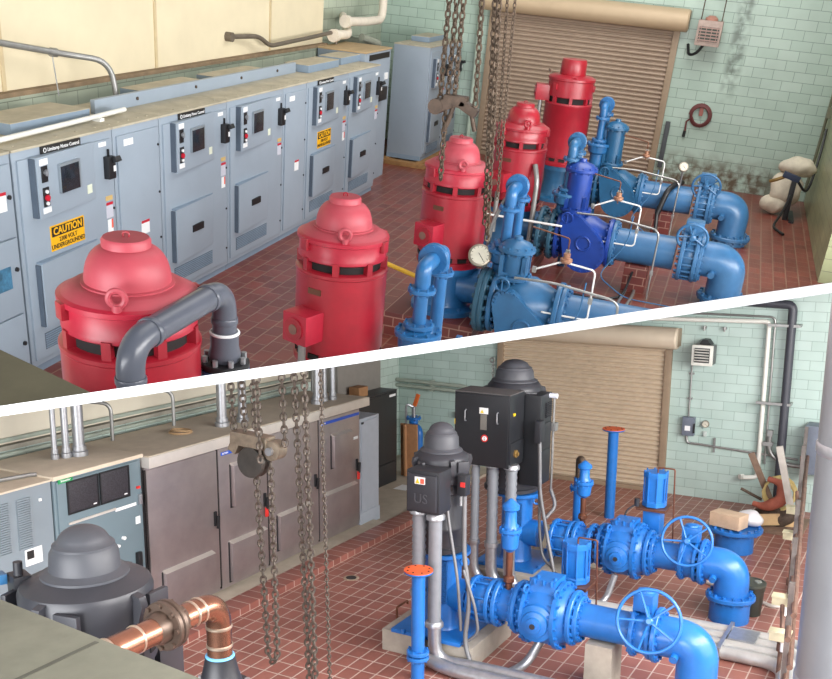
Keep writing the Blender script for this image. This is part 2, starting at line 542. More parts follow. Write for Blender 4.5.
# ================================================================== UPPER ROOM: motor control cabinets
CAB = mat('blue_grey_enamel', (148, 161, 174), 0.42, var=0.04, scale=2.0)
CABD = mat('blue_grey_edge', (128, 146, 164), 0.45, var=0.05)
DUST = mat('dusty_cabinet_top', (178, 170, 150), 0.8, var=0.14, scale=5)
GAP_SHADE = mat('gap_shade_grey', (74, 86, 100), 0.6)  # shade colour for the gaps beside the panels
SLOTD = mat('louvre_dark', (92, 104, 116), 0.6)
GLASS = mat('meter_glass', (40, 44, 50), 0.12, var=0.3, scale=9)
FRAME_M = mat('meter_frame', (150, 160, 168), 0.35, 0.4)
GREYTXT = mat('printed_black', (28, 26, 24), 0.6)
YC = 6.3
def cabinet(x0, x1, label, top=2.30, panel=True, caution=False, brand=False, wide_label=False, group='grey motor control cabinets along the left wall', square_note=False, depth=7.35, yc=YC, z0=0.0, red_square=False):
    w = x1 - x0
    r = thing('motor_control_cabinet', label, 'cabinet', ((x0 + x1) / 2, (yc + depth) / 2, z0), group)
    mb = Mesh(); mb.box(x0 + 0.004, x1 - 0.004, yc, depth, z0 + 0.09, top - 0.02, 0.012)
    mb.done('body', CAB, r)
    mb = Mesh(); mb.box(x0 + 0.004, x1 - 0.004, yc + 0.03, depth, z0, z0 + 0.095)
    mb.done('plinth', CABD, r)
    mb = Mesh(); mb.box(x0 + 0.004, x1 - 0.004, yc - 0.01, depth, top - 0.02, top + 0.005, 0.006)
    for k in range(5):
        xx = x0 + w * (k + 0.5) / 5
        mb.cyl((xx, yc + 0.10, top), (xx, yc + 0.10, top + 0.014), 0.012, n=8)
        mb.cyl((xx, depth - 0.25, top), (xx, depth - 0.25, top + 0.014), 0.012, n=8)
    mb.done('top_cover', DUST, r)
    a, b = x0 + 0.06, x1 - 0.055
    mb = Mesh(); mb.box(a, b, yc - 0.022, yc + 0.005, z0 + 0.16, top - 0.10, 0.006)
    door = mb.done('door', CAB, r)
    for z in (0.35, 0.9, 1.45, 2.0):
        mb = Mesh(); mb.cyl((b - 0.02, yc - 0.022, z0 + z), (b - 0.02, yc - 0.034, z0 + z), 0.014, n=8); mb.done('door_latch', BLACK, door)
    if not panel:
        mb = Mesh(); mb.box(a + 0.12, a + 0.30, yc - 0.026, yc - 0.02, top - 0.22, top - 0.15)
        mb.done('number_plate', WHITE, r)
        mb = Mesh(); mb.box(a + w * 0.42, a + w * 0.6, yc - 0.026, yc - 0.02, 1.02, 1.18)
        s_ = mb.done('warning_label', WHITE, r)
        mb = Mesh(); mb.box(a + w * 0.42, a + w * 0.6, yc - 0.028, yc - 0.025, 1.15, 1.18)
        mb.done('label_band', RED_BTN, s_)
        return r
    # raised instrument panel, deeper towards its hinge side
    px0, px1, pz0, pz1 = a + 0.17, b - 0.42 if wide_label else b - 0.02, 1.62, 2.21
    px1 = a + w * 0.72 if w > 1.5 else b - 0.03
    mb = Mesh(); mb.hexa([(px0, yc - 0.10, pz0), (px1, yc - 0.035, pz0), (px1, yc - 0.02, pz0), (px0, yc - 0.02, pz0), (px0, yc - 0.10, pz1), (px1, yc - 0.035, pz1), (px1, yc - 0.02, pz1), (px0, yc - 0.02, pz1)], 0.006)
    pan = mb.done('instrument_panel', CAB, r)
    mb = Mesh(); mb.box(px0 - 0.022, px0 - 0.001, yc - 0.085, yc - 0.02, pz0 + 0.01, pz1 - 0.01); mb.done('shadow_gap_strip', GAP_SHADE, pan)  # dark strip painting the shadow gap left of the panel
    yp = lambda x: yc - 0.10 + 0.065 * (x - px0) / (px1 - px0)
    def plate(name, xa, xb, za, zb, m, par, t=0.008, lift=0.0, bev=0.002):
        ya, yb = yp(xa) - lift, yp(xb) - lift
        k = Mesh(); k.hexa([(xa, ya - t, za), (xb, yb - t, za), (xb, yb + 0.004, za), (xa, ya + 0.004, za), (xa, ya - t, zb), (xb, yb - t, zb), (xb, yb + 0.004, zb), (xa, ya + 0.004, zb)], bev)
        return k.done(name, m, par)
    sx = px0 + 0.11
    plate('switch_plate', sx - 0.05, sx + 0.05, 1.965, 2.12, BLACK, r)
    mb = Mesh(); mb.cyl((sx, yp(sx), 2.06), (sx, yp(sx) - 0.035, 2.06), 0.022, n=12); mb.box(sx - 0.008, sx + 0.008, yp(sx) - 0.045, yp(sx) - 0.02, 2.03, 2.09)
    mb.done('selector_switch', STEEL, r)
    plate('tag_plate', sx - 0.065, sx + 0.065, 2.13, 2.19, WHITE, r)
    bp_ = plate('button_plate', sx - 0.05, sx + 0.05, 1.73, 1.915, BLACK, r)
    mb = Mesh(); mb.cyl((sx, yp(sx), 1.815), (sx, yp(sx) - 0.03, 1.815), 0.03, n=14); mb.done('stop_button', RED_BTN, bp_)
    mb = Mesh()
    for z in (1.875, 1.76):
        mb.cyl((sx, yp(sx), z), (sx, yp(sx) - 0.025, z), 0.018, n=12)
    mb.done('indicator_lamp', WHITE, bp_)
    plate('tag_plate', sx - 0.065, sx + 0.065, 1.665, 1.72, WHITE, r)
    mx0, mx1 = px0 + 0.34, px0 + 0.70
    fr = plate('meter_frame', mx0, mx1, 1.81, 2.10, FRAME_M, r, 0.03, 0.0, 0.006)
    plate('meter_window', mx0 + 0.006, mx1 - 0.035, 1.815, 2.075, GLASS, fr, 0.006, 0.03)
    plate('inspection_tag', px1 - 0.16, px1 - 0.07, 1.70, 1.79, mat('cream_tag', (214, 220, 200), 0.6), r, 0.003)
    # circuit breaker handle
    hx = b - 0.09
    mb = Mesh(); mb.box(hx - 0.07, hx + 0.06, yc - 0.09, yc - 0.015, 1.79, 2.03, 0.015)
    hb = mb.done('breaker_handle', BLACK, r)
    mb = Mesh(); mb.obox((hx + 0.03, yc - 0.12, 2.0), (1, 0, 0), (0, 1, -0.5), (0, 0.5, 1), 0.10, 0.06, 0.06, 0.01); mb.box(hx - 0.005, hx + 0.01, yc - 0.05, yc - 0.03, 2.0, 2.10)
    mb.done('lever', BLACK, hb)
    mb = Mesh(); mb.box(hx + 0.012, hx + 0.052, yc - 0.095, yc - 0.088, 1.87, 1.93)
    mb.done('handle_tag', WHITE, hb)
    # stickers below the handle
    mb = Mesh(); mb.box(hx - 0.07, hx + 0.055, yc - 0.026, yc - 0.02, 1.55, 1.60); mb.done('amber_sticker', mat('amber_label', (196, 168, 110), 0.6), r)
    mb = Mesh(); mb.box(hx - 0.07, hx + 0.055, yc - 0.026, yc - 0.02, 1.36, 1.53); s_ = mb.done('warning_label', mat('grey_label', (190, 192, 204), 0.6), r)
    mb = Mesh(); mb.box(hx - 0.07, hx + 0.055, yc - 0.028, yc - 0.025, 1.50, 1.53); mb.done('label_band', RED_BTN, s_)
    if red_square:
        mb = Mesh(); mb.box(hx - 0.055, hx + 0.04, yc - 0.026, yc - 0.02, 1.20, 1.34); s_ = mb.done('inspection_label', WHITE, r)
        mb = Mesh(); mb.box(hx + 0.01, hx + 0.04, yc - 0.028, yc - 0.025, 1.24, 1.34); mb.done('label_band', mat('orange_label', (226, 96, 74), 0.6), s_)
    mb = Mesh(); mb.box(b - 0.23, b - 0.10, yc - 0.026, yc - 0.02, top - 0.165, top - 0.12); mb.done('number_plate', WHITE, r)
    # lower access panel and louvre
    lx0, lx1 = a + 0.13, a + 0.13 + min(1.02, w * 0.70)
    mb = Mesh(); mb.hexa([(lx0, yc - 0.09, 0.50), (lx1, yc - 0.03, 0.50), (lx1, yc - 0.02, 0.50), (lx0, yc - 0.02, 0.50), (lx0, yc - 0.09, 1.17), (lx1, yc - 0.03, 1.17), (lx1, yc - 0.02, 1.17), (lx0, yc - 0.02, 1.17)], 0.006)
    ap = mb.done('access_panel', CAB, r)
    mb = Mesh(); mb.box(lx0 - 0.02, lx0 - 0.001, yc - 0.075, yc - 0.02, 0.51, 1.16); mb.done('shadow_gap_strip', GAP_SHADE, ap)  # shadow gap of the lower panel, also painted as a dark strip
    mb = Mesh(); mb.hexa([(lx0, yc - 0.09, 1.172), (lx1, yc - 0.03, 1.172), (lx1, yc - 0.02, 1.172), (lx0, yc - 0.02, 1.172), (lx0, yc - 0.09, 1.185), (lx1, yc - 0.03, 1.185), (lx1, yc - 0.02, 1.185), (lx0, yc - 0.02, 1.185)]); mb.done('top_lip', CABD, ap)
    lc = (lx0 + lx1) / 2 + 0.05
    mb = Mesh(); mb.box(lc - 0.14, lc + 0.14, yc - 0.075, yc - 0.05, 0.80, 0.89, 0.004); mb.done('panel_name_plate', BLACK, r)
    mb = Mesh(); mb.box(lx0 + 0.02, lx1 - 0.02, yc - 0.024, yc - 0.018, 0.24, 0.42)
    lv = mb.done('louvre', SLOTD, r)
    mb = Mesh()
    for k in range(7):
        z = 0.255 + k * 0.024
        mb.box(lx0 + 0.03, lx1 - 0.03, yc - 0.034, yc - 0.022, z, z + 0.010)
    mb.done('louvre_slats', CABD, lv)
    if caution:
        ca, cb2 = (a + 0.38, a + 0.94) if w > 1.55 else (a + 0.38, a + 0.98)
        mb = Mesh(); mb.box(ca, cb2, yc - 0.027, yc - 0.02, 1.23, 1.49)
        sg = mb.done('caution_sign', YELLOW, r)
        mb = Mesh(); mb.box(ca + 0.02, cb2 - 0.02, yc - 0.030, yc - 0.026, 1.375, 1.475); mb.done('sign_header', GREYTXT, sg)
        cm = (ca + cb2) / 2
        text('sign_heading', 'CAUTION', 0.105, YELLOW, sg, (cm, yc - 0.032, 1.424), bold=0.003)
        text('sign_wording', '2300 VOLT\nUNDERGROUNDED', 0.062, GREYTXT, sg, (cm, yc - 0.029, 1.30), bold=0.0008)
    if brand:
        bx = a + (0.36 if w > 1.55 else 0.40)
        bw2 = 0.62 if w > 1.55 else 0.62
        mb = Mesh(); mb.box(bx, bx + bw2, yc - 0.026, yc + 0.0, top - 0.095, top - 0.02, 0.003)
        bpq = mb.done('maker_plate', GREYTXT, r)
        text('maker_lettering', 'Limitamp Motor Control', 0.05, WHITE, bpq, (bx + bw2 / 2 + 0.03, yc - 0.028, top - 0.058), bold=0.0006)
        mb = Mesh(); mb.torus((bx + 0.045, yc - 0.027, top - 0.058), (0, 1, 0), 0.02, 0.004, 16, 6); mb.done('maker_roundel', WHITE, bpq)
    return r
r0 = thing('motor_control_cabinet', 'grey cabinet at the very left end of the row, two stacked doors, mostly cut off', 'cabinet', (7.0, 6.8, 0), 'grey motor control cabinets along the left wall')
mb = Mesh(); mb.box(6.0, 7.60, YC, 7.35, 0.0, 2.28, 0.012); mb.done('body', CAB, r0)
mb = Mesh(); mb.box(6.0, 7.60, YC - 0.01, 7.35, 2.28, 2.305, 0.006); mb.done('top_cover', DUST, r0)
for z0, z1 in ((1.52, 2.2), (0.75, 1.5), (0.12, 0.73)):
    mb = Mesh(); mb.box(6.05, 7.56, YC - 0.03, YC + 0.005, z0, z1, 0.006); d = mb.done('door', CAB, r0)
    mb = Mesh(); mb.cyl((7.5, YC - 0.03, z1 - 0.3), (7.5, YC - 0.05, z1 - 0.3), 0.022, n=10); mb.done('door_latch', BLACK, d)
mb = Mesh(); mb.box(7.28, 7.46, YC - 0.036, YC - 0.03, 1.78, 1.96); s_ = mb.done('warning_label', WHITE, r0)
mb = Mesh(); mb.box(7.28, 7.46, YC - 0.038, YC - 0.035, 1.93, 1.96); mb.done('label_band', RED_BTN, s_)
mb = Mesh(); mb.box(7.1, 7.42, YC - 0.036, YC - 0.03, 1.03, 1.25); s_ = mb.done('picture_sticker', mat('blue_sticker', (60, 110, 140), 0.5, var=0.5, scale=12), r0)
cabinet(7.62, 9.25, 'big grey cabinet with black name plate and caution sign, behind the nearest red motor', caution=True, brand=True, red_square=True)
cabinet(9.25, 10.19, 'plain narrow grey cabinet right of the big caution-sign cabinet', panel=False)
cabinet(10.19, 11.85, 'grey cabinet with name plate but no caution sign, third full door from left', brand=True, red_square=True)
cabinet(11.85, 13.58, 'grey cabinet with meter window and no name plate, mid row', )
cabinet(13.58, 14.42, 'plain narrow grey cabinet left of the smaller, farther caution sign', panel=False)
cabinet(14.42, 16.15, 'grey cabinet with smaller, farther yellow caution sign', caution=True, brand=True, red_square=True)
cabinet(16.15, 17.74, 'grey cabinet at the far right end of the row, bluish meter window', )

def loose_box(name, label, cat, x0, x1, y0, y1, z0, z1, m, group=None, bev=0.006, mt=None):
    mb = Mesh(); mb.box(x0, x1, y0, y1, z0, z1, bev)
    o = mb.done(name, m)
    tag(o, label, cat, group)
    if mt:
        mb = Mesh(); mb.box(x0 + 0.002, x1 - 0.002, y0 + 0.002, y1 - 0.002, z1 - 0.004, z1 + 0.006)
        mb.done('lid', mt, o)
    return o
loose_box('vent_box', 'flat grey vent box on top of leftmost cabinets under curved conduit', 'box', 8.15, 9.45, 6.70, 7.22, 2.306, 2.42, CABD, 'flat vent boxes on the cabinet tops', mt=DUST)
loose_box('vent_box', 'low dusty box behind the long rail, left of the two', 'box', 11.0, 12.5, 6.98, 7.34, 2.306, 2.41, CABD, 'flat vent boxes on the cabinet tops', mt=DUST)
loose_box('vent_box', 'low dusty box behind the long rail, right of the two', 'box', 12.9, 14.4, 6.98, 7.34, 2.306, 2.41, CABD, 'flat vent boxes on the cabinet tops', mt=DUST)
loose_box('vent_box', 'flat grey vent box on cabinet with the farther caution sign', 'box', 15.3, 16.6, 6.66, 7.1, 2.306, 2.42, CABD, 'flat vent boxes on the cabinet tops', mt=DUST)
loose_box('vent_box', 'flat grey vent box at far right end of cabinet row', 'box', 16.85, 18.0, 6.72, 7.15, 2.306, 2.42, CABD, 'flat vent boxes on the cabinet tops', mt=DUST)
mb = Mesh(); mb.box(9.75, 15.2, 6.84, 6.90, 2.305, 2.46, 0.006)
ra_ = tag(mb.done('cable_raceway', CAB), 'long grey upright rail along the cabinet tops', 'rail')
for x in (10.6, 12.0, 13.3, 14.5):
    mb = Mesh(); mb.cyl((x, 6.84, 2.39), (x, 6.825, 2.39), 0.02, n=10); mb.done('fixing_screw', RUST, ra_)
# tall cabinet behind the end of the row
t = thing('tall_cabinet', 'taller grey cabinet with dusty tan top standing behind the row end', 'cabinet', (18.4, 7.1, 0))
mb = Mesh(); mb.box(17.78, 19.2, 6.62, 7.57, 0, 2.44, 0.012); mb.done('body', CAB, t)
mb = Mesh(); mb.box(17.76, 19.22, 6.60, 7.59, 2.44, 2.47, 0.006); mb.done('top_cover', mat('tan_dust', (176, 152, 116), 0.85, var=0.12), t)
mb = Mesh(); mb.box(18.0, 19.1, 6.606, 6.62, 2.30, 2.40); mb.done('label_strip', GREYTXT, t)
mb = Mesh(); mb.box(18.9, 19.06, 6.60, 6.62, 1.9, 2.02); mb.done('number_plate', WHITE, t)
mb = Mesh(); mb.box(18.3, 18.8, 6.5, 6.62, 1.55, 1.8, 0.02); mb.done('breaker_handle', BLACK, t)
# separate pair of cabinets by the roller door, on timber
for k, (xa, xb, lab) in enumerate(((20.47, 21.75, 'grey free-standing cabinet by roller door with bare drilled side, left of the pair'), (21.75, 22.9, 'grey free-standing cabinet against the back wall beside roller door, right of the pair'))):
    cabinet(xa, xb, lab, top=2.44, group='pair of cabinets standing by the roller door', depth=7.0, yc=6.2, z0=0.12)
mb = Mesh()
for y in (6.12, 6.9):
    mb.box(20.3, 22.9, y, y + 0.16, 0.0, 0.1195, 0.01)
mb.box(20.25, 20.45, 6.05, 7.1, 0.0, 0.1, 0.01)
tag(mb.done('timber_skid', mat('raw_timber', (150, 112, 70), 0.8, var=0.25, scale=9)), 'wooden timbers under the free-standing cabinets', 'timber')
loose_box('vent_box', 'flat vent box on the free-standing cabinets by roller door', 'box', 21.3, 22.4, 6.5, 6.9, 2.446, 2.55, CABD, 'flat vent boxes on the cabinet tops', mt=DUST)

# conduits and pipes at the left wall
mb = Mesh(); mb.tube([(7.75, 7.55, 3.26), (9.95, 7.45, 2.88), (10.55, 7.15, 2.78), (10.58, 7.1, 2.305)], 0.035, 12, 0.35)
o = tag(mb.done('bent_conduit', CONDUIT), 'bent metal conduit curving down onto the cabinet tops at left', 'conduit')
mb = Mesh(); mb.tube([(9.9, 7.47, 2.88), (9.9, 7.42, 2.42)], 0.008, 6); mb.done('hanger_rod', CONDUIT, o)
mb = Mesh(); mb.cyl((9.87, 7.46, 2.89), (9.95, 7.45, 2.88), 0.05); mb.done('coupling', CONDUIT, o)
mb = Mesh(); mb.tube([(6.4, 6.42, 2.36), (8.86, 6.55, 2.36), (10.0, 6.62, 2.36)], 0.026, 12); mb.box(7.0, 7.08, 6.40, 6.50, 2.305, 2.34); mb.box(9.4, 9.48, 6.54, 6.64, 2.305, 2.34)
tag(mb.done('white_conduit', mat('white_conduit_paint', (226, 226, 220), 0.4)), 'straight white conduit lying across the nearest cabinet tops', 'conduit')
mb = Mesh(); mb.tube([(14.4, 7.62, 2.80), (15.2, 7.5, 2.78), (15.5, 7.45, 2.62), (17.0, 7.45, 2.66), (18.6, 7.5, 2.70)], 0.035, 10, 0.15); mb.cyl((14.4, 7.66, 2.80), (14.4, 7.55, 2.80), 0.07); mb.tube([(18.5, 7.5, 2.70), (18.5, 7.5, 2.46)], 0.03)
tag(mb.done('conduit_run', mat('dark_conduit', (110, 100, 88), 0.5, 0.3)), 'dark low conduit at the foot of the cream wall', 'conduit')
WPIPE = mat('white_insulation', (222, 212, 196), 0.7, var=0.08)
o = thing('insulated_pipe', 'white insulated pipe with a high elbow rising out of view', 'pipe', (19.5, 7.6, 2.7))
mb = Mesh(); mb.tube([(18.9, 7.46, 2.86), (19.9, 7.45, 2.82), (20.9, 7.45, 2.82), (20.9, 7.45, 5.0)], 0.085, 16, 0.25); mb.done('pipe_run', WPIPE, o)
mb = Mesh(); mb.cyl((18.8, 7.46, 2.865), (18.95, 7.46, 2.857), 0.115); mb.done('end_collar', WPIPE, o)
o = thing('insulated_pipe', 'lower white insulated pipe with a joint, just above the tall cabinet', 'pipe', (19.2, 7.6, 2.6))
mb = Mesh(); mb.tube([(18.3, 7.46, 2.64), (19.1, 7.48, 2.62), (19.6, 7.8, 2.80), (20.3, 8.10, 2.84)], 0.085, 16, 0.2); mb.done('pipe_run', WPIPE, o)
mb = Mesh(); mb.cyl((18.2, 7.45, 2.642), (18.35, 7.455, 2.637), 0.115); mb.done('end_collar', WPIPE, o)
mb = Mesh(); mb.tube([(19.6, 7.4, 2.55), (20.3, 7.25, 2.40), (20.3, 8.2, 2.40)], 0.07, 12, 0.1)
tag(mb.done('drain_pipe', mat('grey_olive_pipe', (138, 142, 128), 0.6)), 'grey green pipe between tall cabinet and free-standing cabinets', 'pipe')
mb = Mesh(); mb.tube([(22.85, 5.82, 0.0), (22.85, 5.82, 5.0)], 0.05, 12)
tag(mb.done('downpipe', mat('pale_green_pipe', (176, 192, 176), 0.5)), 'pale vertical pipe beside the upper roller door, behind chains', 'pipe')

# back wall fittings
o = thing('unit_heater', 'rusty louvred unit heater hanging on the upper mint wall', 'heater', (22.5, 0.75, 2.9), )
mb = Mesh(); mb.box(22.45, 22.85, 0.58, 1.08, 2.93, 3.42, 0.02); mb.done('casing', mat('heater_pink_brown', (172, 152, 142), 0.5, 0.2, var=0.2), o)
mb = Mesh(); mb.box(22.43, 22.46, 0.63, 1.03, 3.02, 3.30); g_ = mb.done('grille_opening', mat('heater_dark', (70, 78, 70), 0.6), o)
mb = Mesh()
for k in range(5):
    mb.box(22.41, 22.435, 0.62, 1.04, 3.03 + k * 0.06, 3.055 + k * 0.06)
for k in range(4):
    mb.box(22.405, 22.42, 0.66 + k * 0.11, 0.675 + k * 0.11, 3.01, 3.31)
mb.done('grille_louvre', mat('heater_louvre', (160, 132, 122), 0.5), g_)
mb = Mesh(); mb.lathe((22.65, 0.83, 3.42), (0, 0, 1), [(0.13, 0), (0.13, 0.04), (0.06, 0.09)], 20); mb.done('motor_cap', mat('heater_cap', (176, 124, 108), 0.5), o)
for y in (0.62, 1.04):
    mb = Mesh(); mb.tube([(22.65, y, 3.42), (22.65, y, 3.75), (22.9, y, 4.6)], 0.012, 6); mb.box(22.85, 22.99, y - 0.05, y + 0.05, 4.55, 4.65)
    mb.done('hanger_rod', RUST, o)
mb = Mesh(); mb.tube([(22.6, 0.9, 2.93), (22.6, 1.0, 2.76), (22.7, 1.16, 2.70), (22.9, 1.22, 2.9)], 0.03, 8, 0.1); mb.done('supply_hose', BLACK, o)
mb = Mesh()
pts = []
for k in range(66):
    a = k * 2 * math.pi / 22
    R_ = 0.235 - 0.022 * (k / 22.0)
    pts.append((22.93 - 0.02 * (k // 22), 0.66 + R_ * math.cos(a), 1.50 + R_ * 1.05 * math.sin(a)))
pts += [(22.92, 0.93, 1.35), (22.92, 0.92, 1.15)]
mb.tube(pts, 0.022, 8)
o = tag(mb.done('hose_coil', mat('dark_red_hose', (104, 52, 52), 0.5)), 'dark red hose coiled on a hook on the upper mint wall', 'hose')
mb = Mesh(); mb.box(22.9, 22.98, 0.62, 0.70, 1.5, 1.72); mb.done('hook', mat('hose_hook', (150, 90, 80), 0.5), o)
mb = Mesh(); mb.cyl((22.92, 0.92, 1.15), (22.92, 0.93, 1.02), 0.032, n=10); mb.done('nozzle', BLACK, o)
mb = Mesh(); mb.box(22.86, 22.94, 1.26, 1.36, 0.3, 1.3, 0.01)
tag(mb.done('door_post', mat('dark_guard', (70, 74, 78), 0.6)), 'short dark post at the right foot of upper roller door', 'post')
mb = Mesh(); mb.tube([(22.2, -1.80, 0.4), (22.2, -1.83, 1.2), (22.0, -1.84, 3.2), (22.0, -1.84, 5.0)], 0.03, 8, 0.1); mb.box(21.9, 22.1, -1.9, -1.8, 1.9, 2.1)
tag(mb.done('corner_conduit', mat('olive_conduit', (110, 112, 92), 0.5)), 'thin dark conduit running up the right wall corner', 'conduit')
# cloth-wrapped equipment at the right
SACK = mat('white_sackcloth', (214, 204, 184), 0.9, var=0.12, scale=7, bump=0.5)
o = thing('sack_bundle', 'white cloth sacks piled on a dark stand in the right corner', 'sack', (21.3, -1.4, 0))
def lump(c, r, sc, seed, m, name, par):
    k = Mesh(); k.ball((0, 0, 0), r, sc, 28)
    rng = random.Random(seed)
    ph = [rng.uniform(0, 6.3) for _ in range(6)]
    for v in k.bm.verts:
        d = v.co
        f = 1 + 0.10 * math.sin(d.x * 9 + ph[0]) * math.sin(d.y * 8 + ph[1]) + 0.09 * math.sin(d.z * 13 + d.x * 6 + ph[2]) + 0.05 * math.sin(d.y * 21 + d.z * 17 + ph[3])
        v.co = Vector(c) + d * f
    return k.done(name, m, par)
lump((21.35, -1.46, 0.98), 0.30, (1.0, 1.15, 0.70), 3, SACK, 'upper_sack', o)
lump((21.30, -1.36, 0.52), 0.34, (0.9, 1.0, 0.95), 5, SACK, 'middle_sack', o)
lump((21.25, -1.22, 0.20), 0.25, (1.0, 1.1, 0.8), 8, SACK, 'lower_sack', o)
mb = Mesh(); mb.box(20.80, 20.92, -1.50, -1.40, 0.0, 0.78, 0.01); mb.box(20.6, 21.6, -1.62, -1.52, 0.0, 0.05); mb.done('stand_post', BLACK, o)
mb = Mesh(); mb.obox((20.84, -1.38, 0.85), (0, 1, 0.25), (0, -0.25, 1), (1, 0, 0), 0.34, 0.12, 0.10, 0.02); mb.done('valve_block', mat('dark_blue_part', (40, 52, 78), 0.5), o)
mb = Mesh(); mb.tube([(20.85, -1.30, 0.86), (20.85, -1.08, 0.74), (20.9, -1.0, 0.7)], 0.035, 8, 0.05); mb.done('brass_lever', mat('dull_brass', (150, 120, 70), 0.4, 0.5), o)
mb = Mesh(); mb.tube([(20.85, -1.5, 0.8), (20.9, -1.72, 0.55), (21.2, -1.8, 0.75), (21.5, -1.85, 1.3), (21.8, -1.86, 1.7)], 0.025, 8, 0.2); mb.done('black_hose', BLACK, o)
mb = Mesh(); mb.tube([(20.8, -1.45, 0.5), (20.5, -1.35, 0.2), (19.9, -1.2, 0.03), (19.4, -1.4, 0.03)], 0.025, 8, 0.2); mb.done('floor_hose', BLACK, o)

# ================================================================== UPPER ROOM: red pump motors
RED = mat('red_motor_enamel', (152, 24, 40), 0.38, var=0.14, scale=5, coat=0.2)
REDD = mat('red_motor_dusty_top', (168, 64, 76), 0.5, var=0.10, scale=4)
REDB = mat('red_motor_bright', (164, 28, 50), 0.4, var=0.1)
def motor_a(x, y, z0, top, label, cap='dome', jb=(-0.45, 0.15), jz=0.42, nozzle=False, dusty=True, r=0.40):
    m = thing('red_motor', label, 'motor', (x, y, z0), 'red vertical pump motors')
    H = top - z0
    k = H / 1.48
    o = (x, y, z0)
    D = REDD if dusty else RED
    mb = Mesh()
    mb.lathe(o, (0, 0, 1), [(0.30, 0), (r * 0.99, 0.0), (r * 1.01, 0.03), (r * 1.01, 0.07), (r * 0.95, 0.08), (r * 0.95, 0.14), (r, 0.15), (r, 0.84 * k), (r * 1.02, 0.85 * k), (r * 1.02, 0.875 * k), (r * 0.97, 0.89 * k)], 48)
    mb.done('lower_housing', RED, m)
    for i in range(14):
        a = 2 * math.pi * (i + 0.5) / 14
        u, v = Vector((math.cos(a), math.sin(a), 0)), Vector((-math.sin(a), math.cos(a), 0))
        mb = Mesh(); mb.obox(Vector(o) + u * r * 0.955 + Vector((0, 0, 0.11)), v, (0, 0, 1), u, 0.11, 0.05, 0.02)
        mb.done('lower_vent', DARKSLOT, m)
    # ventilation gap: dark core with ribs
    mb = Mesh(); mb.lathe((x, y, z0 + 0.87 * k), (0, 0, 1), [(r * 0.86, 0), (r * 0.86, 0.12 * k)], 40); mb.done('vent_core', DARKSLOT, m)
    for i in range(8):
        a = 2 * math.pi * (i + 0.3) / 8
        u, v = Vector((math.cos(a), math.sin(a), 0)), Vector((-math.sin(a), math.cos(a), 0))
        mb = Mesh(); mb.obox(Vector(o) + u * r * 0.88 + Vector((0, 0, 0.93 * k)), v, (0, 0, 1), u, 0.055, 0.12 * k, 0.09)
        mb.done('vent_rib', RED, m)
    mb = Mesh()
    if cap == 'dome':
        mb.lathe((x, y, z0), (0, 0, 1), [(r * 0.93, 0.965 * k), (r * 0.965, 0.975 * k), (r * 0.965, 1.01 * k), (r * 0.95, 1.02 * k), (r * 0.95, 1.12 * k), (r * 1.0, 1.13 * k), (r * 1.0, 1.16 * k), (r * 0.86, 1.185 * k), (r * 0.80, 1.20 * k), (r * 0.70, 1.205 * k)], 48)
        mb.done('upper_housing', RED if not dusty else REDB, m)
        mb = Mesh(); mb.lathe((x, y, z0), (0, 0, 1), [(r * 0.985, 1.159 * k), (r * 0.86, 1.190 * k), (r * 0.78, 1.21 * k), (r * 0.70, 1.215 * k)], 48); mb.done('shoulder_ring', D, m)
        mb = Mesh()
        prof = [(r * 0.655, 1.20 * k), (r * 0.655, 1.225 * k), (r * 0.61, 1.23 * k)]
        for t in range(1, 11):
            a = t / 10 * math.pi * 0.40
            prof.append((r * 0.61 * math.cos(a) ** 0.52, (1.23 + 0.20 * math.sin(a) / math.sin(math.pi * 0.40)) * k))
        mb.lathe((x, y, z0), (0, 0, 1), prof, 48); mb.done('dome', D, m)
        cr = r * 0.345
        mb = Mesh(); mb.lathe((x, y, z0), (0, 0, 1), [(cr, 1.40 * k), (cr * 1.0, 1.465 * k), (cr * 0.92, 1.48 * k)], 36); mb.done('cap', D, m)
        mb = Mesh(); mb.torus((x, y, z0 + 1.49 * k), (1, 0.3, 0), 0.018, 0.006, 12, 6); mb.done('cap_eye', RED, m)
    else:
        mb.lathe((x, y, z0), (0, 0, 1), [(r * 0.93, 0.965 * k), (r * 0.97, 0.975 * k), (r * 0.97, 1.19 * k), (r * 1.0, 1.20 * k), (r * 1.0, 1.23 * k), (r * 0.85, 1.26 * k), (r * 0.55, 1.27 * k)], 48)
        mb.done('upper_housing', RED, m)
        mb = Mesh(); mb.lathe((x, y, z0), (0, 0, 1), [(r * 0.53, 1.26 * k), (r * 0.55, 1.28 * k), (r * 0.54, 1.43 * k), (r * 0.50, 1.48 * k), (r * 0.3, 1.485 * k)], 36); mb.done('cap', D, m)
    # lifting eyes on the shoulder
    for a in (3.55, 0.4) if cap == 'dome' else (3.4,):
        u = Vector((math.cos(a), math.sin(a), 0))
        c = Vector(o) + u * r * 0.90 + Vector((0, 0, 1.165 * k))
        mb = Mesh(); mb.torus(c + Vector((0, 0, 0.075)), Vector((u.x, u.y, 0)), 0.045, 0.018, 20, 8); mb.cyl(c - Vector((0, 0, 0.02)), c + Vector((0, 0, 0.04)), 0.03, n=12)
        mb.done('lifting_eye', D, m)
    for a in (2.6, 4.6, 5.6):
        u = Vector((math.cos(a), math.sin(a), 0)); v = Vector((-math.sin(a), math.cos(a), 0))
        mb = Mesh(); mb.obox(Vector(o) + u * r * 0.99 + Vector((0, 0, 1.11 * k)), v, (0, 0, 1), u, 0.08, 0.10, 0.05, 0.01); mb.done('lug', RED, m)
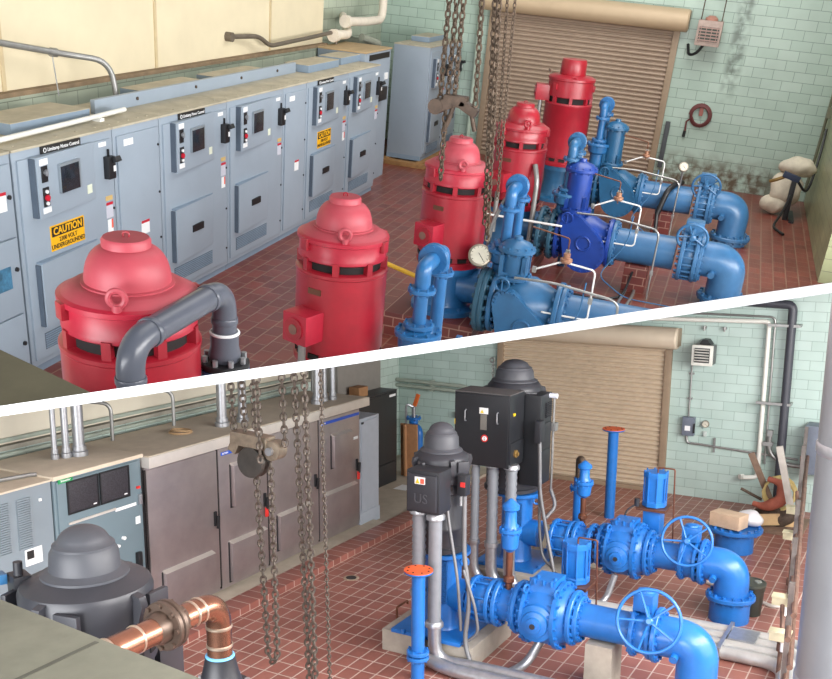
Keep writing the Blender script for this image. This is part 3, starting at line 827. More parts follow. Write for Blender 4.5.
    if jb:
        u = Vector((jb[0], jb[1], 0)).normalized(); v = Vector((-u.y, u.x, 0))
        c = Vector(o) + u * (r + 0.07) + Vector((0, 0, jz * k))
        mb = Mesh(); mb.obox(c, v, (0, 0, 1), u, 0.27, 0.27, 0.26, 0.02); b_ = mb.done('junction_box', RED if not dusty else REDB, m)
        mb = Mesh(); mb.cyl(c + u * 0.13, c + u * 0.145, 0.10, n=24); mb.done('box_cover', RED, b_)
        mb = Mesh(); mb.cyl(c + u * 0.14, c + u * 0.152, 0.045, n=20); mb.done('box_plug', mat('plug_brown', (120, 84, 74), 0.5), b_)
        mb = Mesh(); mb.tube([c - Vector((0, 0, 0.13)) + u * 0.02, c - Vector((0, 0, 0.13 + jz * k + 0.2)) + u * 0.02], 0.035, 12); mb.done('cable_conduit', CONDUIT, m)
        a0 = math.atan2(u.y, u.x) - 0.35
        w_ = Vector((math.cos(a0 + 0.45), math.sin(a0 + 0.45), 0)); v2 = Vector((-w_.y, w_.x, 0))
        mb = Mesh(); mb.obox(Vector(o) + w_ * r * 1.0 + Vector((0, 0, (jz + 0.30) * k)), v2, (0, 0, 1), w_, 0.13, 0.05, 0.012); mb.done('rating_plate', mat('plate_brown', (104, 66, 50), 0.4, 0.4), m)
    return m
# ================================================================== UPPER ROOM: pumps, valves, pipes
def blue(name, c, rough=0.36, var=0.12):
    return mat(name, c, rough, var=var, scale=6, coat=0.15)
B2 = blue('blue_near', (40, 102, 156))
B3 = blue('blue_light_pump', (48, 102, 146))
B4 = blue('blue_royal', (24, 62, 146))
B5 = blue('blue_teal', (34, 88, 126))
BD = blue('blue_dark_teal', (40, 82, 104), 0.5)
BP = blue('blue_pipe', (56, 106, 150))
PLINTH = tiles('brick_plinth', (118, 56, 50), (100, 48, 46), (158, 120, 106), 0.24, 0.12, 0.008, 0.5, 'YZ', 0.45, var=0.2)
ZP = 0.64
def ubend(x, y, zb, zt, m, label, far_to=0.0, r=0.062, dx=0.58):
    x -= 0.14
    u = thing('relief_pipe', label, 'pipe', (x, y, zb), 'blue inverted U pipes with flanged elbows')
    mb = Mesh(); mb.tube([(x, y, zb), (x, y, zt - 0.13)], r, 16); mb.done('riser', m, u)
    mb = Mesh(); mb.tube([(x, y, zt - 0.15), (x, y, zt), (x + dx * 0.55, y, zt)], r * 1.12, 18, 0.16, 10); mb.done('elbow', m, u)
    mb = Mesh(); mb.tube([(x + dx * 0.5, y, zt), (x + dx, y, zt), (x + dx, y, zt - 0.16)], r * 1.12, 18, 0.12, 8); mb.done('far_elbow', m, u)
    mb = Mesh(); mb.tube([(x + dx, y, zt - 0.14), (x + dx, y, far_to)], r, 16); mb.done('downpipe', m, u)
    for c, ax, R_ in (((x, y, zt - 0.20), (0, 0, 1), r * 2.0), ((x, y, zb + 0.02), (0, 0, 1), r * 2.2)):
        mb = Mesh(); mb.flange(c, ax, R_, 0.04, 8); mb.done('flange', m, u)
    for dd in (-0.025, 0.025):
        mb = Mesh(); mb.flange((x + dx * 0.5 + dd, y, zt), (1, 0, 0), r * 2.2, 0.036, 8); mb.done('elbow_flange', m, u)
    mb = Mesh(); mb.flange((x + dx, y, zt - 0.20), (0, 0, 1), r * 1.9, 0.04, 8); mb.done('flange', m, u)
    return u
def cylinder_actuator(x, y, z0, z1, r, m, label):
    c = thing('valve_cylinder', label, 'valve cylinder', (x, y, z0), 'blue cushion cylinders on the check valves')
    mb = Mesh(); mb.lathe((x, y, z0), (0, 0, 1), [(r, 0), (r, z1 - z0 - 0.10)], 32); mb.done('barrel', m, c)
    for z in (z0 + 0.03, z1 - 0.15):
        mb = Mesh(); mb.flange((x, y, z), (0, 0, 1), r * 1.32, 0.05, 12, 0.018); mb.done('flange', m, c)
    mb = Mesh(); mb.lathe((x, y, z1 - 0.125), (0, 0, 1), [(r * 1.2, 0), (r * 0.95, 0.05), (r * 0.4, 0.085), (r * 0.32, 0.09), (r * 0.30, 0.125), (r * 0.2, 0.13)], 32); mb.done('cap', m, c)
    return c
def handwheel(c, axis, R, m, parent, spokes=5, rim=0.02):
    mb = Mesh(); mb.torus(c, axis, R, rim, 36, 10)
    w = Vector(axis).normalized(); u = w.orthogonal().normalized(); v = w.cross(u)
    for i in range(spokes):
        a = 2 * math.pi * (i + 0.2) / spokes
        d = u * math.cos(a) + v * math.sin(a)
        mb.tube([Vector(c) + d * 0.03 - w * 0.01, Vector(c) + d * R * 0.5 - w * 0.012, Vector(c) + d * R], rim * 0.75, 8)
    mb.lathe(Vector(c) - w * 0.05, w, [(0.045, 0), (0.05, 0.07), (0.03, 0.09)], 16)
    return mb.done('handwheel', m, parent)
def bolted_valve(name, x, y, z, R, m, label, wheel_r, group, wheel_off, gear_h=0.30):
    """short body between two flanges with through-bolts, gearbox on top, handwheel on its side."""
    v = thing(name, label, 'valve', (x, y, z - R), group)
    for d in (-0.10, 0.10):
        mb = Mesh(); mb.flange((x, y + d, z), (0, 1, 0), R, 0.06, 0); mb.done('flange', m, v)
    mb = Mesh(); mb.lathe((x, y - 0.09, z), (0, 1, 0), [(R * 0.80, 0), (R * 0.84, 0.05), (R * 0.84, 0.13), (R * 0.80, 0.18)], 32); mb.done('body', m, v)
    mb = Mesh(); mb.bolts((x, y, z), (0, 1, 0), R * 0.92, 20, 0.016, 0.34); mb.done('through_bolts', m, v)
    zt = z + R
    mb = Mesh(); mb.lathe((x, y, zt - 0.10), (0, 0, 1), [(0.09, 0), (0.09, 0.06), (0.13, 0.07), (0.13, 0.10)], 20); mb.done('neck', m, v)
    g = Vector((x, y, zt + 0.07))
    mb = Mesh(); mb.obox(g, (1, 0, 0), (0, 1, 0), (0, 0, 1), 0.22, 0.26, 0.16, 0.03); gb = mb.done('gearbox', m, v)
    wc = g + Vector(wheel_off)
    mb = Mesh(); mb.tube([g, wc], 0.028, 10); mb.done('shaft', m, v)
    handwheel(wc, Vector(wheel_off), wheel_r, m, v)
    return v
def elbow_down(x, y0, y1, z, r, m, label, group, base_r=None, bz=0.12):
    e = thing('pipe_elbow', label, 'pipe', (x, (y0 + y1) / 2, 0), group)
    mb = Mesh(); mb.tube([(x, y0, z), (x, y1, z), (x, y1, 0.05)], r, 36, abs(y1 - y0) * 0.98, 14); mb.done('bend', m, e)
    mb = Mesh(); mb.flange((x, y0 - 0.03, z), (0, 1, 0), r * 1.38, 0.06, 16); mb.done('flange', m, e)
    mb = Mesh(); mb.flange((x, y1, bz), (0, 0, 1), base_r or r * 1.42, 0.07, 14); mb.done('base_flange', m, e)
    mb = Mesh(); mb.cyl((x - r * 0.86, y1 + 0.22, z - 0.14), (x - r * 1.12, y1 + 0.22, z - 0.16), 0.05, n=16); mb.done('boss', m, e)
    mb = Mesh(); mb.cyl((x, y1, 0), (x, y1, bz - 0.02), r * 1.15, n=32); mb.done('stub', m, e)
    return e
def pump_head_a(x, y, zb, zt, label, m, plinth=True):
    h = thing('pump_head', label, 'pump', (x, y, 0), 'blue pump heads under the red motors')
    if plinth:
        mb = Mesh(); mb.box(x - 0.55, x + 0.55, y - 0.52, y + 0.62, 0, zb - 0.04, 0.01); mb.done('plinth', PLINTH, h)
    mb = Mesh(); mb.lathe((x, y, zb - 0.04), (0, 0, 1), [(0.42, 0), (0.42, 0.06), (0.40, 0.07), (0.30, 0.09), (0.27, 0.16), (0.255, 0.35), (0.27, zt - zb - 0.06), (0.36, zt - zb - 0.05), (0.36, zt - zb + 0.035)], 40); mb.done('column', m, h)
    mb = Mesh(); mb.bolts((x, y, zb + 0.03), (0, 0, 1), 0.36, 8, 0.025, 0.06); mb.done('anchor_bolts', m, h)
    mb = Mesh(); mb.cyl((x, y - 0.18, ZP), (x, y - 0.50, ZP), 0.22, n=32); mb.done('outlet', m, h)
    mb = Mesh(); mb.flange((x, y - 0.52, ZP), (0, 1, 0), 0.32, 0.06, 14); mb.done('flange', m, h)
    return h
def check_valve_a(x, y, m, label, drop=0.0):
    """swing check valve: round chest across the pipe axis, sloping bolted cover plate facing the viewer."""
    c = thing('check_valve', label, 'valve', (x, y, ZP - 0.45), 'blue check valves')
    mb = Mesh(); mb.lathe((x, y + 0.36, ZP), (0, -1, 0), [(0.24, 0), (0.30, 0.10), (0.37, 0.26), (0.37, 0.44), (0.30, 0.60), (0.24, 0.74)], 36); mb.done('body', m, c)
    for d in (0.36, -0.40):
        mb = Mesh(); mb.flange((x, y + d, ZP), (0, 1, 0), 0.36, 0.06, 16); mb.done('flange', m, c)
    # teardrop chest: hull of a big low circle and a small high one, extruded along X
    pts = []
    cy, cz, R1 = y - 0.08, ZP - 0.10 - drop, 0.29
    ty, tz, R2 = y + 0.15, ZP + 0.27 - drop, 0.15
    for i in range(40):
        a = 2 * math.pi * i / 40
        d = Vector((math.cos(a), math.sin(a)))
        p1 = Vector((cy, cz)) + d * R1; p2 = Vector((ty, tz)) + d * R2
        pts.append(p1 if p1.dot(d) > p2.dot(d) else p2)
    def plate(x0, dx, s):
        k = Mesh()
        mid = Vector((cy + 0.04, cz + 0.09))
        k.prism([(x0, (p.x - mid.x) * s + mid.x, (p.y - mid.y) * s + mid.y) for p in pts], (dx, 0, 0))
        bmesh.ops.bevel(k.bm, geom=[e for e in k.bm.edges if len(e.link_faces) == 2 and e.calc_face_angle(0) > 1.0], offset=0.012, segments=2, affect='EDGES')
        return k
    plate(x - 0.36, 0.44, 0.92).done('chest', m, c)
    plate(x - 0.34, 0.05, 1.08).done('chest_flange', m, c)
    plate(x - 0.39, 0.06, 1.06).done('cover_plate', m, c)
    for i in range(0, 40, 2):
        p = pts[i]; mid = Vector((cy + 0.04, cz + 0.09)); q = (p - mid) * 1.0 + mid
        mb = Mesh(); mb.lathe((x - 0.415, q.x, q.y), (1, 0, 0), [(0.018, 0), (0.018, 0.03)], 6); mb.done('cover_bolt', m, c)
    mb = Mesh(); mb.torus((x - 0.395, cy + 0.02, cz + 0.12), (1, 0, 0), 0.10, 0.016, 20, 8); mb.done('raised_ring', m, c)
    mb = Mesh(); mb.box(x - 0.16, x + 0.16, y + 0.02, y + 0.34, ZP + 0.30, ZP + 0.42, 0.02)
    for dx, dy in ((-1, -1), (1, -1), (1, 1), (-1, 1)):
        mb.box(x + dx * 0.14 - 0.025, x + dx * 0.14 + 0.025, y + 0.18 + dy * 0.13 - 0.025, y + 0.18 + dy * 0.13 + 0.025, ZP + 0.40, ZP + 0.62)
    mb.done('cylinder_bracket', m, c)
    return c
def pipe_run(x, y0, y1, z, r, m, label, group=None, flanges=(), taper=None):
    p = thing('pipe_spool', label, 'pipe', (x, (y0 + y1) / 2, z - r), group)
    mb = Mesh(); mb.cyl((x, y0, z), (x, y1, z), r, taper, n=36); mb.done('pipe', m, p)
    for f in flanges:
        mb = Mesh(); mb.flange((x, f, z), (0, 1, 0), r * 1.42, 0.06, 16); mb.done('flange', m, p)
    return p
TUBE = mat('chromed_tubing', (168, 168, 166), 0.3, 0.85, var=0.1)
def pilot_tubing(x, y, label, m):
    t = thing('pilot_tubing', label, 'tubing', (x, y, 0.4), 'thin pilot tubing on the check valves')
    mb = Mesh(); mb.tube([(x - 0.1, y + 0.02, 1.62), (x - 0.12, y - 0.42, 1.56), (x - 0.12, y - 0.42, 1.25)], 0.009, 8, 0.03); mb.done('brass_line', COPPER, t)
    mb = Mesh(); mb.tube([(x - 0.30, y - 0.10, 1.20), (x - 0.30, y - 0.40, 1.34), (x - 0.30, y - 0.78, 1.30), (x - 0.30, y - 0.78, 0.72), (x - 0.30, y - 0.25, 0.72)], 0.011, 8, 0.06); mb.done('white_line', mat('white_tube', (226, 226, 224), 0.35), t)
    mb = Mesh(); mb.lathe((x - 0.30, y - 0.44, 1.33), (0, 0, 1), [(0.05, 0), (0.07, 0.02), (0.07, 0.05), (0.04, 0.06), (0.04, 0.11)], 14); mb.done('pilot_valve', mat('pilot_bronze', (164, 120, 96), 0.4, 0.4), t)
    mb = Mesh(); mb.tube([(x - 0.36, y + 0.1, 1.08), (x - 0.36, y - 0.35, 1.10), (x - 0.36, y - 1.10, 1.02), (x - 0.38, y - 1.10, 0.0)], 0.015, 10, 0.12); mb.done('silver_line', TUBE, t)
    mb = Mesh(); mb.tube([(x - 0.30, y - 0.70, 1.15), (x - 0.34, y - 0.68, 0.75), (x - 0.45, y - 0.35, 0.25), (x - 0.6, y - 0.8, 0.03), (x - 0.6, y - 1.9, 0.02)], 0.009, 8, 0.15); mb.done('blue_line', B3, t)
    for c in ((x - 0.3, y - 0.1, 1.2), (x - 0.12, y - 0.42, 1.4), (x - 0.30, y - 0.78, 0.95), (x - 0.38, y - 1.10, 0.4)):
        mb = Mesh(); mb.obox(c, (1, 0, 0), (0, 1, 0), (0, 0, 1), 0.05, 0.05, 0.07, 0.01)
        mb.done('fitting', TUBE, t)
    mb = Mesh(); mb.torus((x - 0.42, y + 0.22, 1.0), (1, 0, 0.2), 0.08, 0.012, 20, 6); mb.tube([(x - 0.42, y + 0.22, 1.08), (x - 0.42, y + 0.22, 0.92)], 0.01, 6); mb.done('small_wheel', m, t)
    return t
# pump lines: X, motor Y, motor top, cylinder (z0, z1)
motor_a(4.6, 3.08, 1.27, 2.75, 'largest, nearest red motor at the left, half hidden by grey pipe', jb=None)
motor_a(7.72, 2.98, 0.90, 2.38, 'second red motor from front, alone on the floor with square box at lower left')
motor_a(11.22, 2.93, 0.90, 2.38, 'middle red motor behind the round pressure gauge, hoist hook above it')
motor_a(14.6, 2.90, 0.90, 2.40, 'fourth red motor from front, short dark red, between chains and roller door', dusty=False)
motor_a(18.2, 2.84, 0.95, 2.75, 'farthest red motor, tall with cylindrical top cap against the roller door', cap='tall', jb=(-0.25, 0.9), jz=1.0, dusty=False, r=0.42)
pump_head_a(7.72, 2.98, 0.3, 0.9, 'blue pump head under second red motor', B2)
pump_head_a(11.22, 2.93, 0.34, 0.9, 'blue pump head on brick plinth under middle red motor', B2)
pump_head_a(14.6, 2.90, 0.34, 0.9, 'blue pump head under fourth red motor', B3)
pump_head_a(18.2, 2.84, 0.34, 0.95, 'blue pump head under farthest red motor', B5)
for i, (x, m, w, zc) in enumerate(((7.75, B2, 'nearest', (0.72, 1.16)), (10.8, B3, 'second', (0.96, 1.46)), (14.35, B4, 'royal blue third', (1.02, 1.78)), (18.15, B5, 'farthest teal', (1.06, 1.86)))):
    yv = 1.84 if i < 2 else 1.72
    pipe_run(x, 2.40, yv + 0.42, ZP, 0.27, BD, ['dark teal reducer pipe behind the nearest U pipe', 'dark teal reducer pipe beside pressure gauge', 'dark reducer pipe left of royal blue check valve', 'dark reducer pipe left of farthest teal check valve'][i], 'dark reducers behind the pump heads', (2.36, yv + 0.46), 0.24)
    check_valve_a(x, yv, m, '%s blue check valve with bolted teardrop cover' % w, 0.16 if i == 1 else 0.0)
    cylinder_actuator(x, yv + 0.18, zc[0], zc[1], 0.165 if i != 2 else 0.18, m, ['blue cushion cylinder on the nearest check valve', 'light blue cushion cylinder with cap nut right of pressure gauge', 'royal blue flanged cylinder, darkest of the cylinders', 'teal cushion cylinder in front of roller door'][i])
    if i > 0:
        pilot_tubing(x, yv, ['', 'silver pilot tubing on light blue second check valve', 'silver and white pilot tubing on royal blue check valve', 'silver and white pilot tubing on farthest check valve'][i], m)
    pipe_run(x, yv - 0.42, 0.36, ZP, 0.24, BP, ['blue discharge pipe of the nearest pump, cut off', 'light blue discharge pipe cut by the white slab', 'long light blue discharge pipe on brick pier, right centre', 'farthest blue discharge pipe wrapped with black strap'][i], 'blue discharge pipes', (yv - 0.46,))
bolted_valve('butterfly_valve', 14.35, 0.16, ZP, 0.37, BP, 'blue bolted valve with handwheel on the nearer discharge pipe at right', 0.21, 'bolted wheel valves of the upper room', (-0.30, 0.0, -0.10))
bolted_valve('butterfly_valve', 18.15, 0.16, ZP, 0.37, BP, 'blue bolted valve with handwheel on the farther discharge pipe at right', 0.24, 'bolted wheel valves of the upper room', (-0.30, 0.0, -0.10))
elbow_down(14.35, 0.03, -0.42, ZP, 0.255, BP, 'big blue elbow dropping beside the white slab at right', 'blue elbows of the upper room')
elbow_down(18.15, 0.03, -0.42, ZP, 0.255, BP, 'big blue elbow farther back, in front of mint wall', 'blue elbows of the upper room')
for (x, zt, m, lab, zb) in ((7.80, 1.90, B2, 'nearest blue inverted U pipe with flanged top, left of gauge', 1.36), (11.05, 1.93, B2, 'light blue inverted U pipe above second cylinder', 1.30), (14.5, 1.95, B3, 'blue inverted U pipe above royal blue cylinder', 1.30), (18.2, 2.05, B2, 'small farthest blue inverted U pipe by roller door', 1.45)):
    y = {7.80: 2.21, 11.05: 2.19, 14.5: 2.07, 18.2: 2.17}[x]
    ubend(x, y, zb, zt, m, lab)
    # air valve pot below the riser
    lab_x, x = x, x - 0.14
    p = thing('air_valve_pot', {7.80: 'blue flanged pot below nearest U pipe', 11.05: 'blue flanged pot below second U pipe', 14.5: 'blue flanged pot below third U pipe', 18.2: 'blue flanged pot below the farthest U pipe'}[lab_x], 'valve', (x, y, 0.5), 'flanged pots below the U pipes')
    mb = Mesh(); mb.lathe((x, y, ZP), (0, 0, 1), [(0.12, 0), (0.12, zb - ZP - 0.22), (0.17, zb - ZP - 0.18), (0.18, zb - ZP - 0.06), (0.10, zb - ZP)], 28); mb.done('body', m, p)
    mb = Mesh(); mb.flange((x, y, zb - 0.05), (0, 0, 1), 0.21, 0.045, 10); mb.done('flange', m, p)
def brick_pier(x, y, h, label):
    mb = Mesh(); mb.box(x - 0.16, x + 0.16, y - 0.17, y + 0.17, 0, h, 0.01)
    tag(mb.done('brick_pier', PLINTH, None, (0, 0, 0)), label, 'pier', 'brick piers under the blue pipes')
brick_pier(14.35, 0.86, ZP - 0.235, 'brick pier under the nearer long discharge pipe')
brick_pier(18.15, 0.80, ZP - 0.235, 'brick pier under the farthest discharge pipe')
# pressure gauges
def gauge(c, axis, R, label, stem_to):
    g = thing('pressure_gauge', label, 'gauge', c)
    w = Vector(axis).normalized()
    mb = Mesh(); mb.lathe(Vector(c) - w * 0.03, w, [(R * 0.8, 0), (R, 0.02), (R, 0.055), (R * 0.93, 0.062)], 36); mb.done('case', mat('gauge_case', (150, 142, 128), 0.4, 0.5), g)
    mb = Mesh(); mb.lathe(Vector(c) + w * 0.03, w, [(R * 0.80, 0), (R * 0.80, 0.006)], 32); mb.done('dial', GLASSY, g)
    mb = Mesh()
    u = w.orthogonal().normalized(); v = w.cross(u)
    for i in range(11):
        a = i * 2 * math.pi * 0.75 / 10
        d = u * math.cos(a) + v * math.sin(a)
        mb.obox(Vector(c) + w * 0.037 + d * R * 0.72, d, w.cross(d), w, R * 0.16, R * 0.035, 0.003)
    mb.obox(Vector(c) + w * 0.038 + u * R * 0.2, u, v, w, R * 0.8, R * 0.05, 0.003)
    mb.done('pointer_and_marks', GREYTXT, g)
    mb = Mesh(); mb.tube([c, stem_to], 0.02, 10); mb.done('stem', CONDUIT, g)
    return g
gauge((10.75, 2.44, 1.17), (-0.8, -0.15, 0.55), 0.135, 'round white pressure gauge beside middle red motor', (10.95, 2.36, 0.8))
gauge((18.05, 0.62, 1.22), (-0.85, -0.2, 0.5), 0.09, 'small white gauge on the farthest discharge pipe', (18.12, 0.62, 0.86))
mb = Mesh(); mb.tube([(17.78, 0.9, 0.40), (17.85, 0.80, 0.82), (18.1, 0.68, 0.92), (18.35, 0.60, 0.9)], 0.05, 10, 0.1); mb.tube([(17.78, 0.9, 0.42), (17.70, 0.86, 0.0)], 0.035, 8)
tag(mb.done('black_strap', BLACK), 'black rubber strap hanging over the farthest discharge pipe', 'strap')
# loose pipes on and above the floor
mb = Mesh(); mb.tube([(11.6, 3.95, 0.62), (11.3, 3.35, 0.60)], 0.03, 10)
tag(mb.done('yellow_pipe', mat('yellow_pipe_paint', (232, 184, 60), 0.4)), 'short yellow pipe between the two middle red motors', 'pipe')
mb = Mesh(); mb.tube([(8.6, 3.5, 0.55), (8.6, 1.9, 0.55)], 0.03, 10)
tag(mb.done('service_pipe', B2), 'thin blue pipe low beside second red motor', 'pipe')
def flex(name, label, pts, r, m, bend=0.15, group=None):
    mb = Mesh(); mb.tube(pts, r, 10, bend)
    return tag(mb.done(name, m), label, 'conduit', group)
flex('flexible_conduit', 'grey flexible conduit climbing beside second U pipe', [(10.98, 2.42, 0.6), (10.98, 2.40, 1.5), (11.0, 2.28, 1.80), (11.05, 2.22, 1.86)], 0.025, CONDUIT)
flex('flexible_conduit', 'grey flexible conduit climbing beside fourth red motor', [(14.2, 2.5, 0.4), (14.2, 2.5, 1.4), (14.3, 2.58, 1.6)], 0.04, CONDUIT)
flex('flexible_conduit', 'grey flexible conduit right of farthest red motor', [(17.8, 2.4, 0.4), (17.8, 2.4, 1.3), (18.0, 2.5, 1.45)], 0.04, CONDUIT)
flex('floor_pipe', 'pale pipe crossing the floor between middle motor and royal blue valve', [(12.6, 2.9, 0.06), (13.2, 1.1, 0.06)], 0.035, STEEL)
flex('floor_pipe', 'thin pipe on the floor below the long discharge pipe', [(12.8, 1.0, 0.03), (14.0, 0.95, 0.03), (16.5, 1.0, 0.03)], 0.022, STEEL)
flex('floor_pipe', 'second thin pipe on the floor below the long discharge pipe', [(12.8, 0.88, 0.03), (14.0, 0.82, 0.03), (16.5, 0.9, 0.03)], 0.022, CONDUIT)
flex('white_pipe', 'thin white pipe spanning left of royal blue check valve', [(13.6, 3.3, 0.95), (13.6, 1.95, 0.95)], 0.016, mat('white_tube', (226, 226, 224), 0.35))
flex('steel_hose', 'black cable looped on the floor below royal blue check valve', [(13.6, 1.9, 0.02), (13.5, 1.3, 0.02), (13.8, 0.95, 0.02), (14.2, 0.9, 0.3)], 0.018, BLACK)

# grey PVC pipe with flange in the foreground
PVC = mat('grey_pvc', (84, 88, 99), 0.3, var=0.06)
g = thing('pvc_pipe', 'thick dark grey plastic pipe bent down at both ends before nearest motor', 'pipe', (4.5, 2.68, 1.0))
mb = Mesh(); mb.tube([(3.98, 2.68, 1.2), (3.98, 2.68, 2.40), (5.0, 2.68, 2.40), (5.0, 2.68, 1.95)], 0.075, 28, 0.17, 10); mb.done('pipe', PVC, g)
for c, a in (((3.98, 2.68, 2.2), (0, 0, 1)), ((4.18, 2.68, 2.4), (1, 0, 0)), ((4.80, 2.68, 2.4), (1, 0, 0)), ((5.0, 2.68, 2.2), (0, 0, 1))):
    mb = Mesh(); mb.lathe(Vector(c) - Vector(a) * 0.02, a, [(0.08, 0), (0.083, 0.005), (0.083, 0.035), (0.08, 0.04)], 28); mb.done('socket_lip', PVC, g)
mb = Mesh(); mb.lathe((5.0, 2.68, 1.93), (0, 0, 1), [(0.085, 0), (0.10, 0.03), (0.10, 0.06), (0.088, 0.1), (0.088, 0.19), (0.08, 0.2)], 28); mb.done('flange_socket', PVC, g)
mb = Mesh(); mb.torus((5.0, 2.68, 2.12), (0, 0, 1), 0.085, 0.010, 28, 8); mb.done('white_sealant', WHITE, g)
mb = Mesh(); mb.flange((5.0, 2.68, 1.915), (0, 0, 1), 0.155, 0.04, 0); mb.done('flange', BLACK, g)
def bolt_parts(c, R, count, r, h, name, m, par):
    for i in range(count):
        t = 2 * math.pi * i / count
        k = Mesh(); k.lathe((c[0] + R * math.cos(t), c[1] + R * math.sin(t), c[2] - h / 2), (0, 0, 1), [(r, 0), (r, h)], 6); k.done(name, m, par)
bolt_parts((5.0, 2.68, 1.93), 0.125, 8, 0.018, 0.09, 'flange_bolt', STEEL, g)
mb = Mesh(); mb.lathe((5.0, 2.68, 1.2), (0, 0, 1), [(0.09, 0), (0.09, 0.5), (0.15, 0.62), (0.155, 0.69)], 28)
tag(mb.done('blue_riser', BP, None), 'blue riser under the grey pipe flange', 'pipe')

# hoist hook and chains
HK = mat('worn_hook_steel', (84, 70, 60), 0.55, 0.5, var=0.3, scale=12)
h = thing('hoist_hook_block', 'rusty brown hoist yoke hanging from chains in front of roller door', 'hoist', (9.6, 2.6, 2.75), )
mb = Mesh()
mb.obox((9.6, 2.60, 3.00), (0, 1, 0), (1, 0, 0), (0, 0, 1), 0.24, 0.12, 0.11, 0.02)
mb.obox((9.6, 2.72, 2.95), (0, 1, -0.45), (1, 0, 0), (0, 0.45, 1), 0.19, 0.13, 0.11, 0.02)
mb.obox((9.6, 2.47, 2.95), (0, 1, 0.5), (1, 0, 0), (0, -0.5, 1), 0.21, 0.12, 0.09, 0.02)
mb.lathe((9.53, 2.79, 2.93), (1, 0, 0), [(0.075, 0), (0.075, 0.14)], 20)
mb.done('yoke', HK, h)
mb = Mesh(); mb.tube([(9.6, 2.62, 2.96), (9.6, 2.66, 2.80), (9.6, 2.70, 2.70)], 0.024, 10); mb.done('hook_arm', HK, h)
mb = Mesh(); mb.tube([(9.6, 2.44, 2.93), (9.6, 2.40, 2.80), (9.6, 2.38, 2.74)], 0.024, 10); mb.done('hook_arm', HK, h)
for lab, p0, p1, lk in (('chain at far left of the upper group, ending at the yoke', (9.6, 2.765, 5.0), (9.6, 2.765, 2.98), 0.085), ('chain loop end hanging below the yoke at left', (9.6, 2.70, 2.92), (9.6, 2.68, 2.22), 0.085), ('second chain of the upper group, into the yoke', (9.6, 2.69, 5.0), (9.6, 2.69, 3.03), 0.085), ('third chain of the upper group, into the yoke', (9.6, 2.63, 5.0), (9.6, 2.62, 3.04), 0.085), ('fourth chain of the upper group, right side of yoke', (9.6, 2.50, 5.0), (9.6, 2.40, 2.97), 0.085), ('long chain right of the yoke, passing the middle motor', (9.62, 2.41, 5.0), (9.62, 2.17, 1.84), 0.085), ('longest chain right of the yoke', (9.58, 2.35, 5.0), (9.58, 2.12, 1.69), 0.085), ('thin chain before the roller door, left one', (9.6, 2.27, 5.0), (9.6, 2.12, 2.5), 0.05), ('thin chain before the roller door, right one', (9.6, 2.17, 5.0), (9.6, 2.07, 2.11), 0.05)):
    chain(lab, p0, p1, lk, 0.011 if lk > 0.06 else 0.006, 'hoist chains of the upper room', RUST)

# concrete sill in the near corner
mb = Mesh(); mb.prism([(2.02, 1.92, 3.18), (1.80, 1.22, 3.18), (0.9, 1.4, 3.18), (0.9, 3.2, 3.18), (2.3, 2.8, 3.18)], (0, 0, 0.12))
o = mb.done('concrete_sill', mat('olive_concrete', (112, 106, 84), 0.85, var=0.12, scale=8))
tag(o, 'olive grey concrete sill in the near left corner of the upper room', 'sill')

# ================================================================== LOWER HALL: structure
CUR = 'B'
XB = 20.09
mint_b = tiles('mint_block_back', (186, 206, 199), (176, 198, 190), (136, 158, 151), 0.45, 0.19, 0.005, 0.5, 'YZ', 0.4, var=0.12)
mint_b2 = tiles('mint_block_left', (198, 214, 206), (188, 206, 196), (146, 164, 156), 0.45, 0.19, 0.006, 0.5, 'XZ', 0.4, var=0.12)
floor_b_m = tiles('quarry_tile_red', (168, 110, 97), (150, 96, 85), (210, 190, 178), 0.30, 0.215, 0.009, 0.0, 'XY', 0.42, var=0.2, bump=0.2)
CONC = mat('pale_concrete', (176, 166, 150), 0.85, var=0.12, scale=3)
mb = Mesh(); mb.box(3, XB + 0.3, -2, 11.8, -0.15, 0.0)
struct('floor', mb, floor_b_m)
mb = Mesh(); mb.box(XB, XB + 0.3, -1.0, 11.8, -0.15, 6.0)
struct('wall_back', mb, mint_b)
mb = Mesh(); mb.box(15.2, XB, 11.5, 11.8, -0.15, 6.0)
struct('wall_left', mb, mint_b2)
mb = Mesh(); mb.box(3.5, 15.2, 10.66, 11.8, -0.15, 2.62)
struct('wall_left', mb, mint_b2)
mb = Mesh(); mb.box(3.5, 15.2, 10.72, 11.8, 2.62, 6.0)
struct('wall_left', mb, mat('cream_panel_pale', (214, 206, 188), 0.7, var=0.05, scale=1.2))
mb = Mesh(); mb.box(3.5, 15.2, 10.60, 10.74, 2.60, 2.66)
struct('trim_4', mb, mat('grey_ledge', (150, 146, 134), 0.8, var=0.15))
mb = Mesh(); mb.box(4, 15.0, 8.84, 11.4, -0.02, 0.10, 0.01); mb.box(15.0, XB, 8.84, 11.5, -0.02, 0.05)
struct('trim_5', mb, CONC)
CURB = tiles('curb_tile', (164, 104, 92), (146, 90, 80), (208, 186, 174), 0.22, 0.12, 0.009, 0.5, 'XZ', 0.4, var=0.2)
mb = Mesh(); mb.box(4, 17.5, 8.47, 8.84, -0.02, 0.11, 0.006)
struct('trim_6', mb, CURB)
shutter('door_2', XB, 4.99, 8.80, 3.12, 0.098, mat('tan_shutter_pale', (204, 186, 162), 0.5, 0.1, var=0.05, scale=3), mat('tan_hood_pale', (212, 198, 176), 0.5, 0.1, var=0.05, scale=2))

